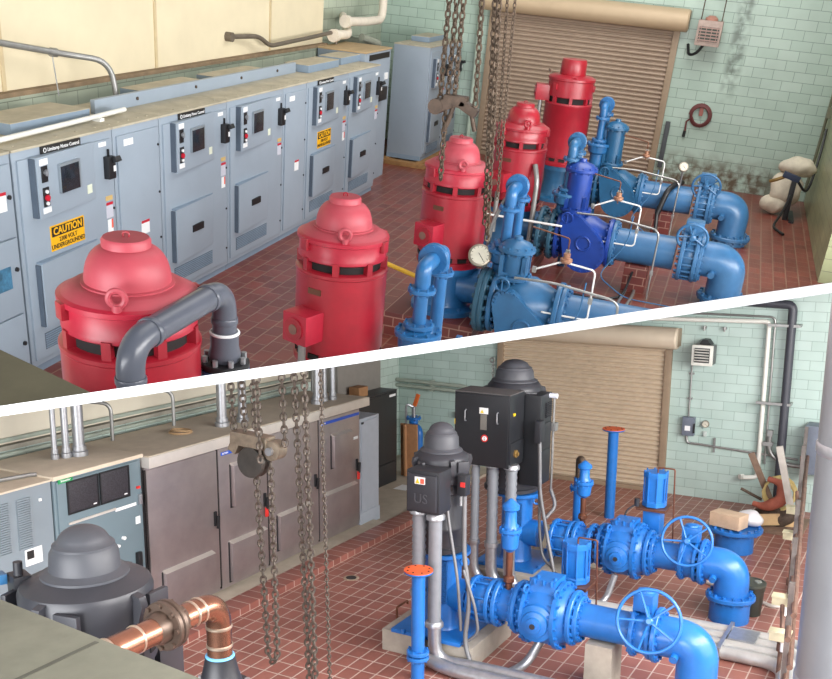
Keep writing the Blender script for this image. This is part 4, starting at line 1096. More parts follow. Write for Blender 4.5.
# ================================================================== LOWER HALL: switchgear along the left wall
SSM = mat('brushed_stainless', (170, 160, 160), 0.34, 0.7, var=0.10, scale=2.5)
SST = mat('stainless_trim', (214, 208, 200), 0.36, 0.45, var=0.08, scale=3)
SG = mat('slate_green_enamel', (104, 122, 130), 0.45, var=0.05, scale=2)
SG2 = mat('slate_grey_enamel', (126, 138, 146), 0.5, var=0.05, scale=2)
TOPD = mat('dusty_counter_top', (206, 194, 174), 0.8, var=0.1, scale=3)
GREEN = mat('maker_green', (30, 140, 80), 0.5)
BLUEL = mat('blue_stripe', (40, 84, 190), 0.4)
REDTAG = mat('red_lock_tag', (220, 50, 46), 0.5)
YB = 9.15
c = thing('louvred_cabinet', 'grey louvred cabinet at far left of the lower hall', 'cabinet', (6.6, 9.8, 0.1))
mb = Mesh(); mb.box(5.2, 7.66, YB + 0.02, 10.4, 0.1, 2.50, 0.012); mb.done('body', SG2, c)
mb = Mesh(); mb.box(5.2, 7.66, YB, 10.42, 2.50, 2.525, 0.006); mb.done('top_cover', TOPD, c)
for k in range(3):
    for x0 in (6.55 + k * 0.30,):
        mb = Mesh()
        for j in range(22):
            z = 1.78 + j * 0.028
            mb.box(x0, x0 + 0.19, YB - 0.006, YB + 0.025, z, z + 0.016, 0.003)
        mb.done('louvre_slats', SG2, c)
mb = Mesh(); mb.box(7.22, 7.46, YB + 0.008, YB + 0.03, 1.56, 1.76); w_ = mb.done('warning_sign', WHITE, c)
mb = Mesh(); mb.box(7.24, 7.34, YB + 0.004, YB + 0.012, 1.64, 1.74); mb.done('sign_picture', GREYTXT, w_)
mb = Mesh()
mb.box(7.47, 7.50, YB + 0.0, YB + 0.03, 2.30, 2.33); mb.done('screw', WHITE, c)
c = thing('display_cabinet', 'slate green cabinet with two dark mesh windows, behind the black motor', 'cabinet', (8.4, 9.8, 0.1))
mb = Mesh(); mb.box(7.68, 9.12, YB + 0.01, 10.4, 0.1, 2.50, 0.012); mb.done('body', SG, c)
mb = Mesh(); mb.box(7.66, 9.14, YB - 0.03, 10.42, 2.50, 2.55, 0.008); mb.done('top_cover', TOPD, c)
mb = Mesh(); mb.box(7.72, 9.08, YB - 0.012, YB + 0.02, 0.16, 2.47, 0.006); d = mb.done('door', SG, c)
for x0, x1 in ((7.88, 8.34), (8.40, 8.86)):
    mb = Mesh()
    mb.box(x0, x1, YB - 0.022, YB - 0.005, 2.05, 2.43, 0.004); f_ = mb.done('mesh_window', mat('dark_mesh', (46, 44, 50), 0.5, var=0.5, scale=60), c)
    mb = Mesh()
    for (a, b, e, g) in ((x0 - 0.02, x1 + 0.02, 2.43, 2.45), (x0 - 0.02, x1 + 0.02, 2.03, 2.05), (x0 - 0.02, x0, 2.05, 2.43), (x1, x1 + 0.02, 2.05, 2.43)):
        mb.box(a, b, YB - 0.03, YB - 0.008, e, g)
    mb.done('window_rim', BLACK, f_)
    mb = Mesh(); mb.box(x1 - 0.08, x1 - 0.03, YB - 0.026, YB - 0.02, 2.07, 2.085); mb.done('tiny_label', WHITE, f_)
mb = Mesh(); mb.box(7.74, 7.96, YB - 0.02, YB - 0.01, 2.445, 2.50); mp = mb.done('maker_plate', GREEN, c)
text('maker_lettering', 'Schneider', 0.038, WHITE, mp, (7.85, YB - 0.022, 2.475), bold=0.0005)
mb = Mesh(); mb.box(7.86, 8.62, YB - 0.03, YB - 0.01, 1.905, 1.935); mb.done('shelf_strip', SST, c)
mb = Mesh(); mb.box(8.62, 8.98, YB - 0.02, YB - 0.01, 1.88, 1.92); mb.done('white_strip', WHITE, c)
mb = Mesh(); mb.box(8.96, 9.04, YB - 0.018, YB - 0.01, 1.62, 1.72); mb.done('white_sticker', WHITE, c)
mb = Mesh(); mb.cyl((8.72, YB - 0.01, 1.50), (8.72, YB - 0.05, 1.50), 0.025, n=12); mb.cyl((8.62, YB - 0.01, 1.42), (8.62, YB - 0.05, 1.42), 0.02, n=12); mb.done('key_switch', WHITE, c)
mb = Mesh(); mb.box(8.92, 9.0, YB - 0.07, YB - 0.01, 1.0, 1.24, 0.02); mb.done('door_handle', BLACK, c)
mb = Mesh(); mb.box(9.02, 9.07, YB - 0.05, YB - 0.01, 1.88, 2.02, 0.01); mb.done('latch', STEEL, c)
mb = Mesh(); mb.box(9.0, 9.05, YB - 0.04, YB - 0.01, 2.10, 2.13); mb.done('red_lamp', REDTAG, c)

def ss_door(r, x0, x1, panel=None, vent=None, stripe=False, handle=None, redtag=False, labels=False):
    mb = Mesh(); mb.box(x0 + 0.02, x1 - 0.02, YB - 0.02, YB + 0.02, 0.20, 2.30, 0.006); d = mb.done('door', SSM, r)
    mb = Mesh(); mb.box(x0 - 0.012, x0 + 0.022, YB - 0.006, YB + 0.02, 0.16, 2.31); mb.done('door_gap', DARKSLOT, r)
    if panel:
        a, b, z0, z1 = panel
        mb = Mesh(); mb.box(a, b, YB - 0.09, YB - 0.015, z0, z1, 0.006); p = mb.done('access_cover', SSM, r)
        mb = Mesh(); mb.box(a - 0.02, b + 0.02, YB - 0.03, YB - 0.018, z0 - 0.02, z1 + 0.01); mb.done('cover_outline', BLACK, p)  # dark plate slightly larger than the cover, outlining it
        mb = Mesh(); mb.prism([(a, YB - 0.10, z1 - 0.005), (a, YB - 0.02, z1 + 0.03), (a, YB - 0.02, z1 - 0.005)], (b - a, 0, 0)); mb.done('drip_edge', SST, p)
    if vent:
        a, b, z0, z1 = vent
        mb = Mesh(); mb.box(a, b, YB - 0.10, YB - 0.015, z0, z1, 0.006); v = mb.done('vent_hood', SSM, r)
        mb = Mesh(); mb.box(a - 0.02, b + 0.02, YB - 0.03, YB - 0.018, z0 - 0.02, z1 + 0.01); mb.done('hood_outline', BLACK, v)  # dark plate outlining the hood
        mb = Mesh(); mb.prism([(a, YB - 0.11, z1 - 0.005), (a, YB - 0.02, z1 + 0.03), (a, YB - 0.02, z1 - 0.005)], (b - a, 0, 0)); mb.done('drip_edge', SST, v)
    if stripe:
        a, b = stripe
        mb = Mesh(); mb.box(a, b, YB - 0.028, YB - 0.015, 2.20, 2.25); s_ = mb.done('blue_stripe', BLUEL, r)
        text('maker_lettering', 'EATON', 0.04, WHITE, s_, (a + 0.09, YB - 0.03, 2.225), bold=0.0005)
    if handle:
        mb = Mesh(); mb.box(handle - 0.025, handle + 0.025, YB - 0.05, YB - 0.015, 1.18, 1.40, 0.012); h_ = mb.done('door_handle', BLACK, r)
        mb = Mesh(); mb.obox((handle + 0.01, YB - 0.075, 1.24), (1, 0, 0), (0, 1, 0), (0.1, 0, 1), 0.035, 0.04, 0.19, 0.01); mb.done('lever', BLACK, h_)
        if redtag:
            mb = Mesh(); mb.box(handle - 0.03, handle + 0.03, YB - 0.08, YB - 0.05, 1.02, 1.17, 0.01); mb.done('lock_tag', REDTAG, h_)
    if labels:
        mb = Mesh(); mb.box(x1 - 0.22, x1 - 0.08, YB - 0.028, YB - 0.018, 1.77, 1.82); mb.done('number_plate', WHITE, r)
def ss_cab(x0, x1, label, **kw):
    r = thing('stainless_cabinet', label, 'cabinet', ((x0 + x1) / 2, 9.8, 0.1), 'stainless switchgear cabinets')
    mb = Mesh(); mb.box(x0 + 0.003, x1 - 0.003, YB, 10.40, 0.13, 2.345, 0.006); mb.done('body', SSM, r)
    mb = Mesh(); mb.box(x0 + 0.003, x1 - 0.003, YB + 0.05, 10.40, 0.10, 0.14); mb.done('plinth', CONC, r)
    ss_door(r, x0, x1, **kw)
    return r
ss_cab(9.17, 10.62, 'widest stainless cabinet with plain upper door and one low cover', panel=(9.40, 10.43, 0.22, 0.80), handle=10.52)
ss_cab(10.62, 11.80, 'stainless cabinet with blue stripe behind the hoist block', panel=(10.82, 11.68, 0.22, 0.83), vent=(10.90, 11.42, 1.38, 2.02), stripe=(10.70, 11.75), handle=11.70, redtag=True)
ss_cab(11.80, 13.22, 'stainless cabinet behind the two long chains, no blue stripe', panel=(12.02, 12.95, 0.36, 0.94), handle=13.1)
ss_cab(13.22, 14.54, 'stainless cabinet at the right end of the row, long blue stripe', panel=(13.36, 14.36, 0.42, 0.97), vent=(13.60, 14.18, 1.40, 1.97), stripe=(13.27, 14.5), handle=14.42, redtag=True, labels=True)
mb = Mesh(); mb.box(9.14, 14.70, 9.02, 10.45, 2.35, 2.50, 0.008)
w_ = tag(mb.done('counter_hood', SST), 'long stainless hood with dusty top over the stainless cabinets', 'hood')
mb = Mesh(); mb.box(9.16, 14.68, 9.05, 10.43, 2.495, 2.508); mb.done('dusty_top', TOPD, w_)
c = thing('narrow_cabinet', 'narrow light grey cabinet at the right end of the stainless row', 'cabinet', (14.88, 9.6, 0.03))
mb = Mesh(); mb.box(14.56, 15.24, YB, 10.1, 0.05, 2.10, 0.01); mb.done('body', mat('light_grey_enamel', (168, 176, 186), 0.45, var=0.04), c)
mb = Mesh(); mb.box(14.60, 15.20, YB - 0.018, YB + 0.01, 0.35, 2.05, 0.006); mb.done('door', mat('light_grey_enamel', (168, 176, 186), 0.45), c)
mb = Mesh(); mb.box(14.55, 15.25, YB - 0.02, YB + 0.01, 0.05, 0.32, 0.006); mb.done('base_panel', mat('light_grey_enamel', (168, 176, 186), 0.45), c)
mb = Mesh(); mb.box(14.60, 14.66, YB - 0.03, YB - 0.01, 2.0, 2.04); mb.done('latch', BLACK, c)
c = thing('black_cabinet', 'tall black cabinet against the left wall beside the grey narrow one', 'cabinet', (17.2, 10.8, 0.05))
BLK = mat('black_enamel', (34, 36, 40), 0.4, var=0.08)
mb = Mesh(); mb.box(15.9, 17.92, 10.30, 11.45, 0.05, 2.10, 0.01); mb.done('body', BLK, c)
mb = Mesh(); mb.box(15.96, 17.86, 10.275, 10.31, 0.55, 2.05, 0.006); mb.done('door', BLK, c)
mb = Mesh(); mb.box(15.96, 17.86, 10.28, 10.31, 0.10, 0.52, 0.006); mb.done('lower_panel', BLK, c)
mb = Mesh(); mb.box(17.55, 17.8, 10.265, 10.28, 1.97, 2.02); mp = mb.done('maker_plate', WHITE, c)
mb = Mesh(); mb.box(16.2, 17.9, 10.7, 11.45, 2.10, 2.75, 0.01)
tag(mb.done('grey_enclosure', mat('warm_grey_enamel', (136, 132, 126), 0.55, var=0.06)), 'dull grey enclosure on top of the black cabinet', 'enclosure')
CARD = mat('cardboard', (164, 122, 84), 0.85, var=0.1)
mb = Mesh(); mb.box(16.5, 16.85, 10.38, 10.62, 2.10, 2.30, 0.004)
tag(mb.done('cardboard_box', CARD), 'small cardboard box on the black cabinet by grey enclosure', 'box')
# conduits and fittings on top of the cabinets and on the left wall
def riser(x, y, r, label, zb=2.52):
    o = thing('conduit_riser', label, 'conduit', (x, y, zb), 'vertical conduits on top of the switchgear')
    mb = Mesh(); mb.cyl((x, y, zb), (x, y, 4.6), r, n=16); mb.done('pipe', STEEL, o)
    mb = Mesh(); mb.lathe((x, y, zb), (0, 0, 1), [(r * 1.5, 0), (r * 1.5, 0.06), (r * 1.25, 0.07), (r * 1.25, 0.13)], 12); mb.done('lock_ring', STEEL, o)
riser(8.33, 9.85, 0.035, 'thinnest of three conduits on the slate green cabinet', 2.552)
riser(8.47, 9.80, 0.045, 'middle of three conduits on the slate green cabinet', 2.552)
riser(8.64, 9.75, 0.075, 'thickest of three conduits on the slate green cabinet', 2.552)
riser(11.25, 9.55, 0.075, 'left conduit of the pair behind the hoist block', 2.51)
riser(11.68, 9.5, 0.065, 'right conduit of the pair behind the hoist block', 2.51)
riser(13.62, 9.42, 0.075, 'thick left conduit near right end of the hood', 2.51)
riser(13.90, 9.47, 0.05, 'middle conduit near right end of the hood', 2.51)
riser(14.10, 9.42, 0.05, 'right conduit near right end of the hood', 2.51)
for x, lab in ((7.25, 'arched conduit at the far left'), (9.65, 'arched conduit between slate green and stainless cabinets'), (10.9, 'arched conduit behind the stainless hood'), (14.6, 'arched conduit at the right end of the hood')):
    mb = Mesh(); mb.tube([(x, 10.2, 2.51), (x, 10.2, 3.05), (x - 0.35, 10.52, 3.1), (x - 0.5, 10.69, 3.1)], 0.028, 10, 0.15)
    tag(mb.done('arched_conduit', CONDUIT), lab, 'conduit', 'arched conduits at the cream wall')
for k, (z, y) in enumerate(((2.56, 10.54), (2.72, 10.68), (2.40, 10.6))):
    mb = Mesh(); mb.tube([(5, y, z), (14.6, y, z)], 0.03, 8)
    tag(mb.done('conduit_run', mat('pale_conduit', (160, 170, 158), 0.5)), ['horizontal conduit along the ledge of cream wall', 'horizontal conduit just above the cream wall ledge', 'lowest horizontal conduit behind the cabinets'][k], 'conduit', 'horizontal conduits on the left wall')
mb = Mesh(); mb.tube([(5.0, 10.05, 2.56), (7.6, 9.45, 2.555), (7.66, 9.4, 2.555)], 0.025, 8)
tag(mb.done('loose_conduit', CONDUIT), 'thin conduit lying diagonally on the louvred cabinet top', 'conduit')
mb = Mesh(); mb.torus((10.55, 9.75, 2.525), (0, 0, 1), 0.16, 0.016, 28, 8); mb.torus((10.58, 9.76, 2.545), (0.1, 0, 1), 0.14, 0.014, 28, 8)
tag(mb.done('cable_coil', mat('tan_cable', (170, 140, 104), 0.7)), 'small tan coil of cable on the stainless hood', 'coil')
# left back corner: standpipe with orange top, timber board, wall pipes
sp_ = thing('blue_standpipe', 'blue flanged standpipe with hose valve in the far left corner', 'pipe', (19.5, 10.7, 0.0))
BB = blue('blue_bright', (32, 108, 186), 0.33, 0.10)
mb = Mesh(); mb.tube([(19.5, 10.75, 0.05), (19.5, 10.75, 1.15)], 0.11, 18); mb.tube([(19.45, 10.75, 0.95), (19.3, 10.5, 0.95), (19.3, 10.5, 0.05)], 0.10, 16, 0.2); mb.done('body', BB, sp_)
mb = Mesh(); mb.flange((19.5, 10.75, 1.15), (0, 0, 1), 0.18, 0.05, 8); mb.done('flange', BB, sp_)
mb = Mesh(); mb.cyl((19.5, 10.75, 1.17), (19.5, 10.75, 1.42), 0.05, n=14); mb.tube([(19.5, 10.75, 1.4), (19.4, 10.9, 1.5), (19.4, 10.9, 1.0)], 0.03, 8, 0.1); mb.done('chrome_valve', STEEL, sp_)
mb = Mesh(); mb.obox((19.5, 10.68, 1.58), (0, -0.35, 1), (1, 0, 0), (0, 1, 0.35), 0.30, 0.06, 0.09, 0.01); mb.done('orange_handle', mat('orange_paint', (228, 112, 50), 0.5), sp_)
o = thing('timber_board', 'tan upright board leaning beside the black cabinet', 'board', (18.4, 10.3, 0.05))
WOOD = mat('plywood', (168, 124, 88), 0.75, var=0.15, scale=6)
mb = Mesh(); mb.obox((18.35, 10.22, 0.66), (0, 1, 0), (1, 0, 0.04), (-0.04, 0, 1), 0.42, 0.05, 1.20, 0.005); mb.done('board', WOOD, o)
mb = Mesh(); mb.obox((18.27, 10.28, 0.66), (0, 1, 0), (1, 0, 0.04), (-0.04, 0, 1), 0.05, 0.08, 1.18, 0.005); mb.done('batten', WOOD, o)
mb = Mesh(); mb.box(17.25, 17.65, 9.7, 10.0, 0.052, 0.056)
tag(mb.done('paper_sheet', WHITE), 'white paper sheet on the concrete strip by the black cabinet', 'paper')
mb = Mesh(); mb.box(19.99, XB, 9.78, 9.92, 1.16, 1.30, 0.01)
tag(mb.done('outlet_box', mat('brown_box', (70, 50, 44), 0.6)), 'small brown outlet box on the mint wall behind the motors', 'box')
for k, (z, lab) in enumerate(((1.93, 'upper thick wall conduit bending down behind the black control box'), (1.80, 'lower thick wall conduit bending down behind the black control box'))):
    mb = Mesh(); mb.tube([(19.95, 11.48, z + 0.02), (19.95, 9.5 - k * 0.1, z), (19.95, 9.38 - k * 0.1, z - 0.6), (19.95, 9.38 - k * 0.1, 0.3)], 0.045, 10, 0.25)
    mb.box(19.93, XB - 0.002, 10.5, 10.56, z - 0.07, z + 0.07); tag(mb.done('conduit_run', mat('pale_conduit', (160, 170, 158), 0.5)), lab, 'conduit', 'thick conduits on the mint wall')
mb = Mesh(); mb.tube([(19.98, 11.0, 0.72), (19.98, 9.4, 0.62)], 0.03, 8)
tag(mb.done('conduit_run', mat('pale_conduit', (160, 170, 158), 0.5)), 'thin low conduit on the mint wall behind the nearer motor', 'conduit')
mb = Mesh(); mb.torus((19.9, 8.95, 2.6), (1, 0, 0), 0.05, 0.02, 12, 6)
for k in range(26):
    mb.torus((19.92, 8.93, 2.52 - k * 0.075), (1, 0, 0) if k % 2 else (0, 1, 0), 0.032, 0.011, 8, 5)
tag(mb.done('door_chain', CONDUIT), 'operating chain hanging at left edge of lower roller door', 'chain')

# ================================================================== LOWER HALL: fittings on the back wall right of the door
o = thing('unit_heater', 'white louvred unit heater on the mint wall right of the door', 'heater', (19.9, 4.3, 2.8))
mb = Mesh(); mb.box(19.62, 20.0, 4.02, 4.42, 2.86, 3.26, 0.05); mb.done('casing', mat('heater_grey', (90, 92, 92), 0.5), o)
mb = Mesh(); mb.box(19.58, 19.66, 4.01, 4.43, 2.85, 3.27, 0.035); mb.done('front_frame', mat('heater_white', (216, 216, 208), 0.5), o)
mb = Mesh(); mb.box(19.565, 19.60, 4.07, 4.37, 2.92, 3.21); g_ = mb.done('grille_opening', BLACK, o)
for k in range(5):
    mb = Mesh(); mb.obox((19.555, 4.22, 2.955 + k * 0.055), (0, 1, 0), (1, 0, -0.6), (0.6, 0, 1), 0.28, 0.05, 0.012); mb.done('louvre_blade', mat('heater_white', (216, 216, 208), 0.5), g_)
mb = Mesh(); mb.prism([(19.8, 4.34, 3.26), (19.8, 4.10, 3.26), (19.8, 4.18, 3.36), (19.8, 4.28, 3.36)], (0.28, 0, 0)); mb.done('bracket', BLACK, o)
for y in (4.30, 3.90):
    mb = Mesh(); mb.cyl((20.0, y, 3.58), (XB, y, 3.58), 0.035, n=12); mb.cyl((20.0, y, 3.52), (20.0, y, 3.62), 0.02, n=8)
    tag(mb.done('anchor_bolt', CONDUIT), 'steel bolt high on the mint wall above the white heater, %s' % ('left one' if y > 4 else 'right one'), 'bolt')
o = thing('disconnect_switch', 'grey disconnect switch box on the mint wall beside the roller door', 'switch', (20.0, 4.5, 1.3))
mb = Mesh(); mb.box(19.93, XB, 4.36, 4.60, 1.33, 1.72, 0.015); mb.done('box', mat('switch_grey', (104, 112, 126), 0.5), o)
mb = Mesh(); mb.box(19.915, 19.935, 4.43, 4.54, 1.44, 1.54); mb.done('label', WHITE, o)
mb = Mesh(); mb.box(19.90, 19.96, 4.335, 4.365, 1.40, 1.60, 0.01); mb.done('lever', BLACK, o)
gauge((20.02, 4.14, 1.60), (-1, 0, 0), 0.075, 'round white thermostat dial on the mint wall', (20.08, 4.14, 1.6))
mb = Mesh(); mb.box(20.03, XB, 4.11, 4.18, 1.33, 1.44, 0.01)
tag(mb.done('thermostat_plate', mat('thermostat_clear', (190, 200, 196), 0.3)), 'small pale plate under the thermostat dial', 'plate')
o = thing('switch_conduit', 'thin conduit from heater down to switch and right along the wall', 'conduit', (20.04, 4.2, 1.1))
mb = Mesh(); mb.tube([(20.04, 4.50, 2.95), (20.04, 4.50, 1.72)], 0.018, 8); mb.tube([(20.04, 4.52, 1.33), (20.04, 4.50, 1.16), (20.04, 4.30, 1.16), (20.04, 2.3, 1.06)], 0.024, 8, 0.12); mb.done('pipe', CONDUIT, o)
for y, z in ((4.50, 2.62), (4.50, 2.1)):
    mb = Mesh(); mb.box(20.03, XB, y - 0.05, y + 0.05, z - 0.02, z + 0.02); mb.done('clip', CONDUIT, o)
mb = Mesh(); mb.box(20.02, XB, 3.92, 3.95, 1.02, 1.32); mb.done('strut', CONDUIT, o)
WPP = mat('white_pipe_paint', (222, 222, 214), 0.4, var=0.05)
mb = Mesh(); mb.tube([(19.97, 5.6, 3.71), (19.97, 3.05, 3.77), (19.97, 3.03, 0.62), (19.9, 3.30, 0.6)], 0.045, 12, 0.10); mb.cyl((19.97, 3.30, 0.6), (19.9, 3.36, 0.6), 0.055)
tag(mb.done('water_pipe', WPP), 'white water pipe running across above the door and down the wall', 'pipe')
mb = Mesh(); mb.tube([(20.03, 5.4, 3.86), (20.03, 2.95, 3.86), (20.03, 2.92, 0.9)], 0.022, 8, 0.12)
tag(mb.done('thin_conduit', CONDUIT), 'thin conduit parallel to the white water pipe', 'conduit')
mb = Mesh(); mb.tube([(19.85, 4.2, 4.16), (19.85, 2.62, 4.12), (19.85, 2.60, 0.3)], 0.085, 16, 0.12)
tag(mb.done('black_pipe', mat('black_pipe', (62, 64, 72), 0.45)), 'thick black pipe down the mint wall at right', 'pipe')
for z, y0, y1, lab in ((3.72, 2.45, 3.05, 'upper slotted strut holding the black and white pipes'), (2.18, 2.5, 3.15, 'lower slotted strut holding the black and white pipes')):
    mb = Mesh(); mb.box(19.78, 19.84, y0, y1, z - 0.025, z + 0.025)
    mb.box(19.84, XB, y0, y0 + 0.05, z - 0.025, z + 0.025)
    tag(mb.done('pipe_strut', CONDUIT), lab, 'bracket', 'slotted struts at the right')
mb = Mesh(); mb.tube([(19.95, 2.85, 1.55), (19.95, 2.85, 1.15), (19.95, 2.55, 0.95), (19.95, 1.9, 0.95)], 0.045, 10, 0.2); mb.box(19.9, 20.0, 2.78, 2.98, 1.30, 1.38); mb.box(19.9, 20.0, 2.80, 2.90, 1.5, 1.62)
tag(mb.done('valve_pipe', CONDUIT), 'short grey valve pipe on wall left of the black pipe', 'pipe')

# ================================================================== LOWER HALL: black motors
MBK = mat('black_motor_enamel', (50, 51, 57), 0.42, var=0.12, scale=5)
MBD = mat('black_motor_dark', (40, 41, 46), 0.45, var=0.1)
MGR = mat('grey_shroud', (70, 72, 78), 0.5, var=0.08)
def motor_b(x, y, z0, top, r, label, sr=0.70, sb=0.80, a_lug=(0.6, 2.1, 3.7, 5.2)):
    m = thing('black_motor', label, 'motor', (x, y, z0), 'black vertical pump motors')
    H = top - z0
    hh = lambda t: H * (t / 0.715 * sb if t < 0.715 else sb + (t - 0.715) / 0.285 * (1 - sb))
    mb = Mesh(); mb.lathe((x, y, z0), (0, 0, 1), [(r * 0.95, 0), (r * 1.03, 0.02), (r * 1.03, 0.07), (r * 0.96, 0.09), (r * 0.96, hh(0.16)), (r * 1.0, hh(0.17)), (r * 1.0, hh(0.19)), (r * 0.97, hh(0.20)), (r * 0.97, hh(0.43)), (r * 1.03, hh(0.44)), (r * 1.03, hh(0.50))], 48); mb.done('lower_housing', MBK, m)
    mb = Mesh(); mb.lathe((x, y, z0), (0, 0, 1), [(r * 0.95, hh(0.49)), (r * 1.06, hh(0.515)), (r * 1.06, hh(0.55)), (r * 1.0, hh(0.56)), (r * 1.02, hh(0.67)), (r * 0.98, hh(0.69)), (r * (sr + 0.14), hh(0.715)), (r * sr, hh(0.73))], 48); mb.done('upper_housing', MBK, m)
    for i in range(16):
        a = 2 * math.pi * i / 16
        u = Vector((math.cos(a), math.sin(a), 0)); v = Vector((-u.y, u.x, 0))
        mb = Mesh(); mb.obox(Vector((x, y, z0 + hh(0.485))) + u * r * 1.03, v, (0, 0, 1), u, r * 0.22, H * 0.035, r * 0.04); mb.done('vent_grille', DARKSLOT, m)
    for i, a in enumerate(a_lug):
        u = Vector((math.cos(a), math.sin(a), 0)); v = Vector((-u.y, u.x, 0))
        c = Vector((x, y, z0 + hh(0.63))) + u * r * 1.0
        mb = Mesh(); mb.prism([c - u * r * 0.22 + Vector((0, 0, H * 0.075)) - v * 0.03, c + u * r * 0.14 + Vector((0, 0, H * 0.055)) - v * 0.03, c + u * r * 0.18 + Vector((0, 0, H * 0.02)) - v * 0.03, c + u * r * 0.03 - Vector((0, 0, H * 0.10)) - v * 0.03, c - u * r * 0.1 - Vector((0, 0, H * 0.10)) - v * 0.03], v * 0.06); mb.done('lifting_lug', MBK, m)
        mb = Mesh(); mb.obox(c + u * r * 0.02 + v * r * 0.45, v, (0, 0, 1), u, r * 0.42, H * 0.085, 0.04, 0.01); mb.done('side_plate', MBK, m)
    mb = Mesh(); mb.lathe((x, y, z0), (0, 0, 1), [(r * (sr + 0.13), hh(0.715)), (r * (sr + 0.13), hh(0.73)), (r * (sr + 0.04), hh(0.745)), (r * sr, hh(0.755)), (r * sr * 0.96, hh(0.85)), (r * sr * 0.86, hh(0.885))], 44); mb.done('shroud', MGR, m)
    prof = [(r * sr * 0.87, hh(0.880)), (r * sr * 0.87, hh(0.895))]
    for t in range(1, 11):
        a = t / 10 * math.pi / 2
        prof.append((r * sr * 0.74 * math.cos(a), hh(0.900 + 0.10 * math.sin(a))))
    mb = Mesh(); mb.lathe((x, y, z0), (0, 0, 1), prof, 40); mb.done('dome', MGR, m)
    return m
YEL = mat('yellow_warning', (232, 200, 40), 0.5)
m = motor_b(4.2, 4.76, 1.75, 3.58, 0.42, 'big black motor in the near left corner above the copper pipe', 0.54, 0.82, a_lug=(0.2, 1.8, 3.3, 4.75))
mb = Mesh(); mb.obox((4.02, 5.18, 3.14), (0.4, 1, 0), (1, -0.4, 0), (0, 0, 1), 0.16, 0.12, 0.18, 0.02); mb.done('sensor_box', MBD, m)
mb = Mesh(); mb.cyl((4.0, 5.16, 3.2), (4.0, 5.16, 3.32), 0.03, n=12); mb.done('sensor_stem', MBD, m)
mb = Mesh(); mb.obox((3.96, 5.28, 3.2), (0.4, 1, 0), (1, -0.4, 0), (0, 0, 1), 0.10, 0.05, 0.07, 0.01); mb.done('blue_plug', B3, m)
mb = Mesh(); mb.box(4.62, 4.86, 4.55, 4.85, 2.30, 2.75, 0.03); mb.done('side_junction_box', MBK, m)
mb = Mesh(); mb.obox((4.03, 4.35, 2.78), (1, -0.42, 0), (0, 0, 1), (-0.42, -1, 0), 0.09, 0.08, 0.03); y_ = mb.done('yellow_sticker', YEL, m)
mb = Mesh(); mb.lathe((4.2, 4.75, 0.0), (0, 0, 1), [(0.45, 0), (0.45, 0.05), (0.3, 0.1), (0.3, 1.65), (0.42, 1.68), (0.42, 1.75)], 36)
tag(mb.done('pump_head', BB, None, (4.2, 4.75, 0)), 'blue pump head under the near left black motor', 'pump', 'blue pump heads of the lower hall')
m = motor_b(10.72, 5.50, 1.40, 3.08, 0.345, 'nearer black motor on bright blue pump head, junction box at front', 0.66, 0.78, a_lug=(0.9, 2.5, 4.0, 5.4))
mb = Mesh(); mb.box(10.02, 10.34, 5.16, 5.62, 2.06, 2.60, 0.03); jb_ = mb.done('junction_box', MBD, m)
mb = Mesh(); mb.box(9.985, 10.03, 5.19, 5.59, 2.10, 2.56, 0.02); mb.done('box_cover', MBK, jb_)
mb = Mesh(); mb.box(10.3, 10.55, 5.3, 5.5, 2.15, 2.5, 0.02); mb.done('box_neck', MBD, jb_)
text('embossed_lettering', 'US', 0.17, MGR, jb_, (9.98, 5.40, 2.25), '-X', 0.004)
mb = Mesh(); mb.box(9.978, 9.988, 5.34, 5.48, 2.44, 2.53); wl = mb.done('warning_label', WHITE, jb_)
mb = Mesh(); mb.prism([(9.974, 5.47, 2.45), (9.974, 5.41, 2.45), (9.974, 5.44, 2.51)], (0.006, 0, 0)); mb.done('warning_triangle', YEL, wl)
mb = Mesh(); mb.box(9.974, 9.982, 5.35, 5.40, 2.45, 2.51); mb.done('label_picture', mat('orange_label', (226, 96, 74), 0.6), wl)
mb = Mesh(); mb.obox((10.56, 5.11, 2.13), (1, -0.75, 0), (0, 0, 1), (-0.75, -1, 0), 0.06, 0.12, 0.02); mb.done('white_label', WHITE, m)
mb = Mesh(); mb.box(10.46, 10.60, 5.02, 5.14, 2.22, 2.48, 0.015); sb_ = mb.done('sensor_box', MBD, m)
mb = Mesh(); mb.box(10.448, 10.462, 5.03, 5.09, 2.34, 2.40); mb.done('red_sticker', REDTAG, sb_)
mb = Mesh(); mb.box(10.38, 10.50, 5.22, 5.36, 2.40, 2.58, 0.02); mb.done('cable_box', MBD, m)
def pipe2(name, label, pts, r, m, bend=0.08, cat='conduit', group=None, n=10):
    mb = Mesh(); mb.tube(pts, r, n, bend)
    return tag(mb.done(name, m), label, cat, group)
pipe2('sensor_cable', 'grey cable hanging down the front of the nearer black motor', [(10.42, 5.28, 2.42), (10.40, 5.24, 2.0), (10.28, 5.02, 1.2), (10.32, 4.98, 0.5)], 0.02, mat('dull_conduit', (118, 118, 120), 0.5, 0.3), 0.2)
m = motor_b(13.72, 5.78, 1.46, 3.53, 0.42, 'farther black motor behind the big square black control box', 0.72, 0.84)
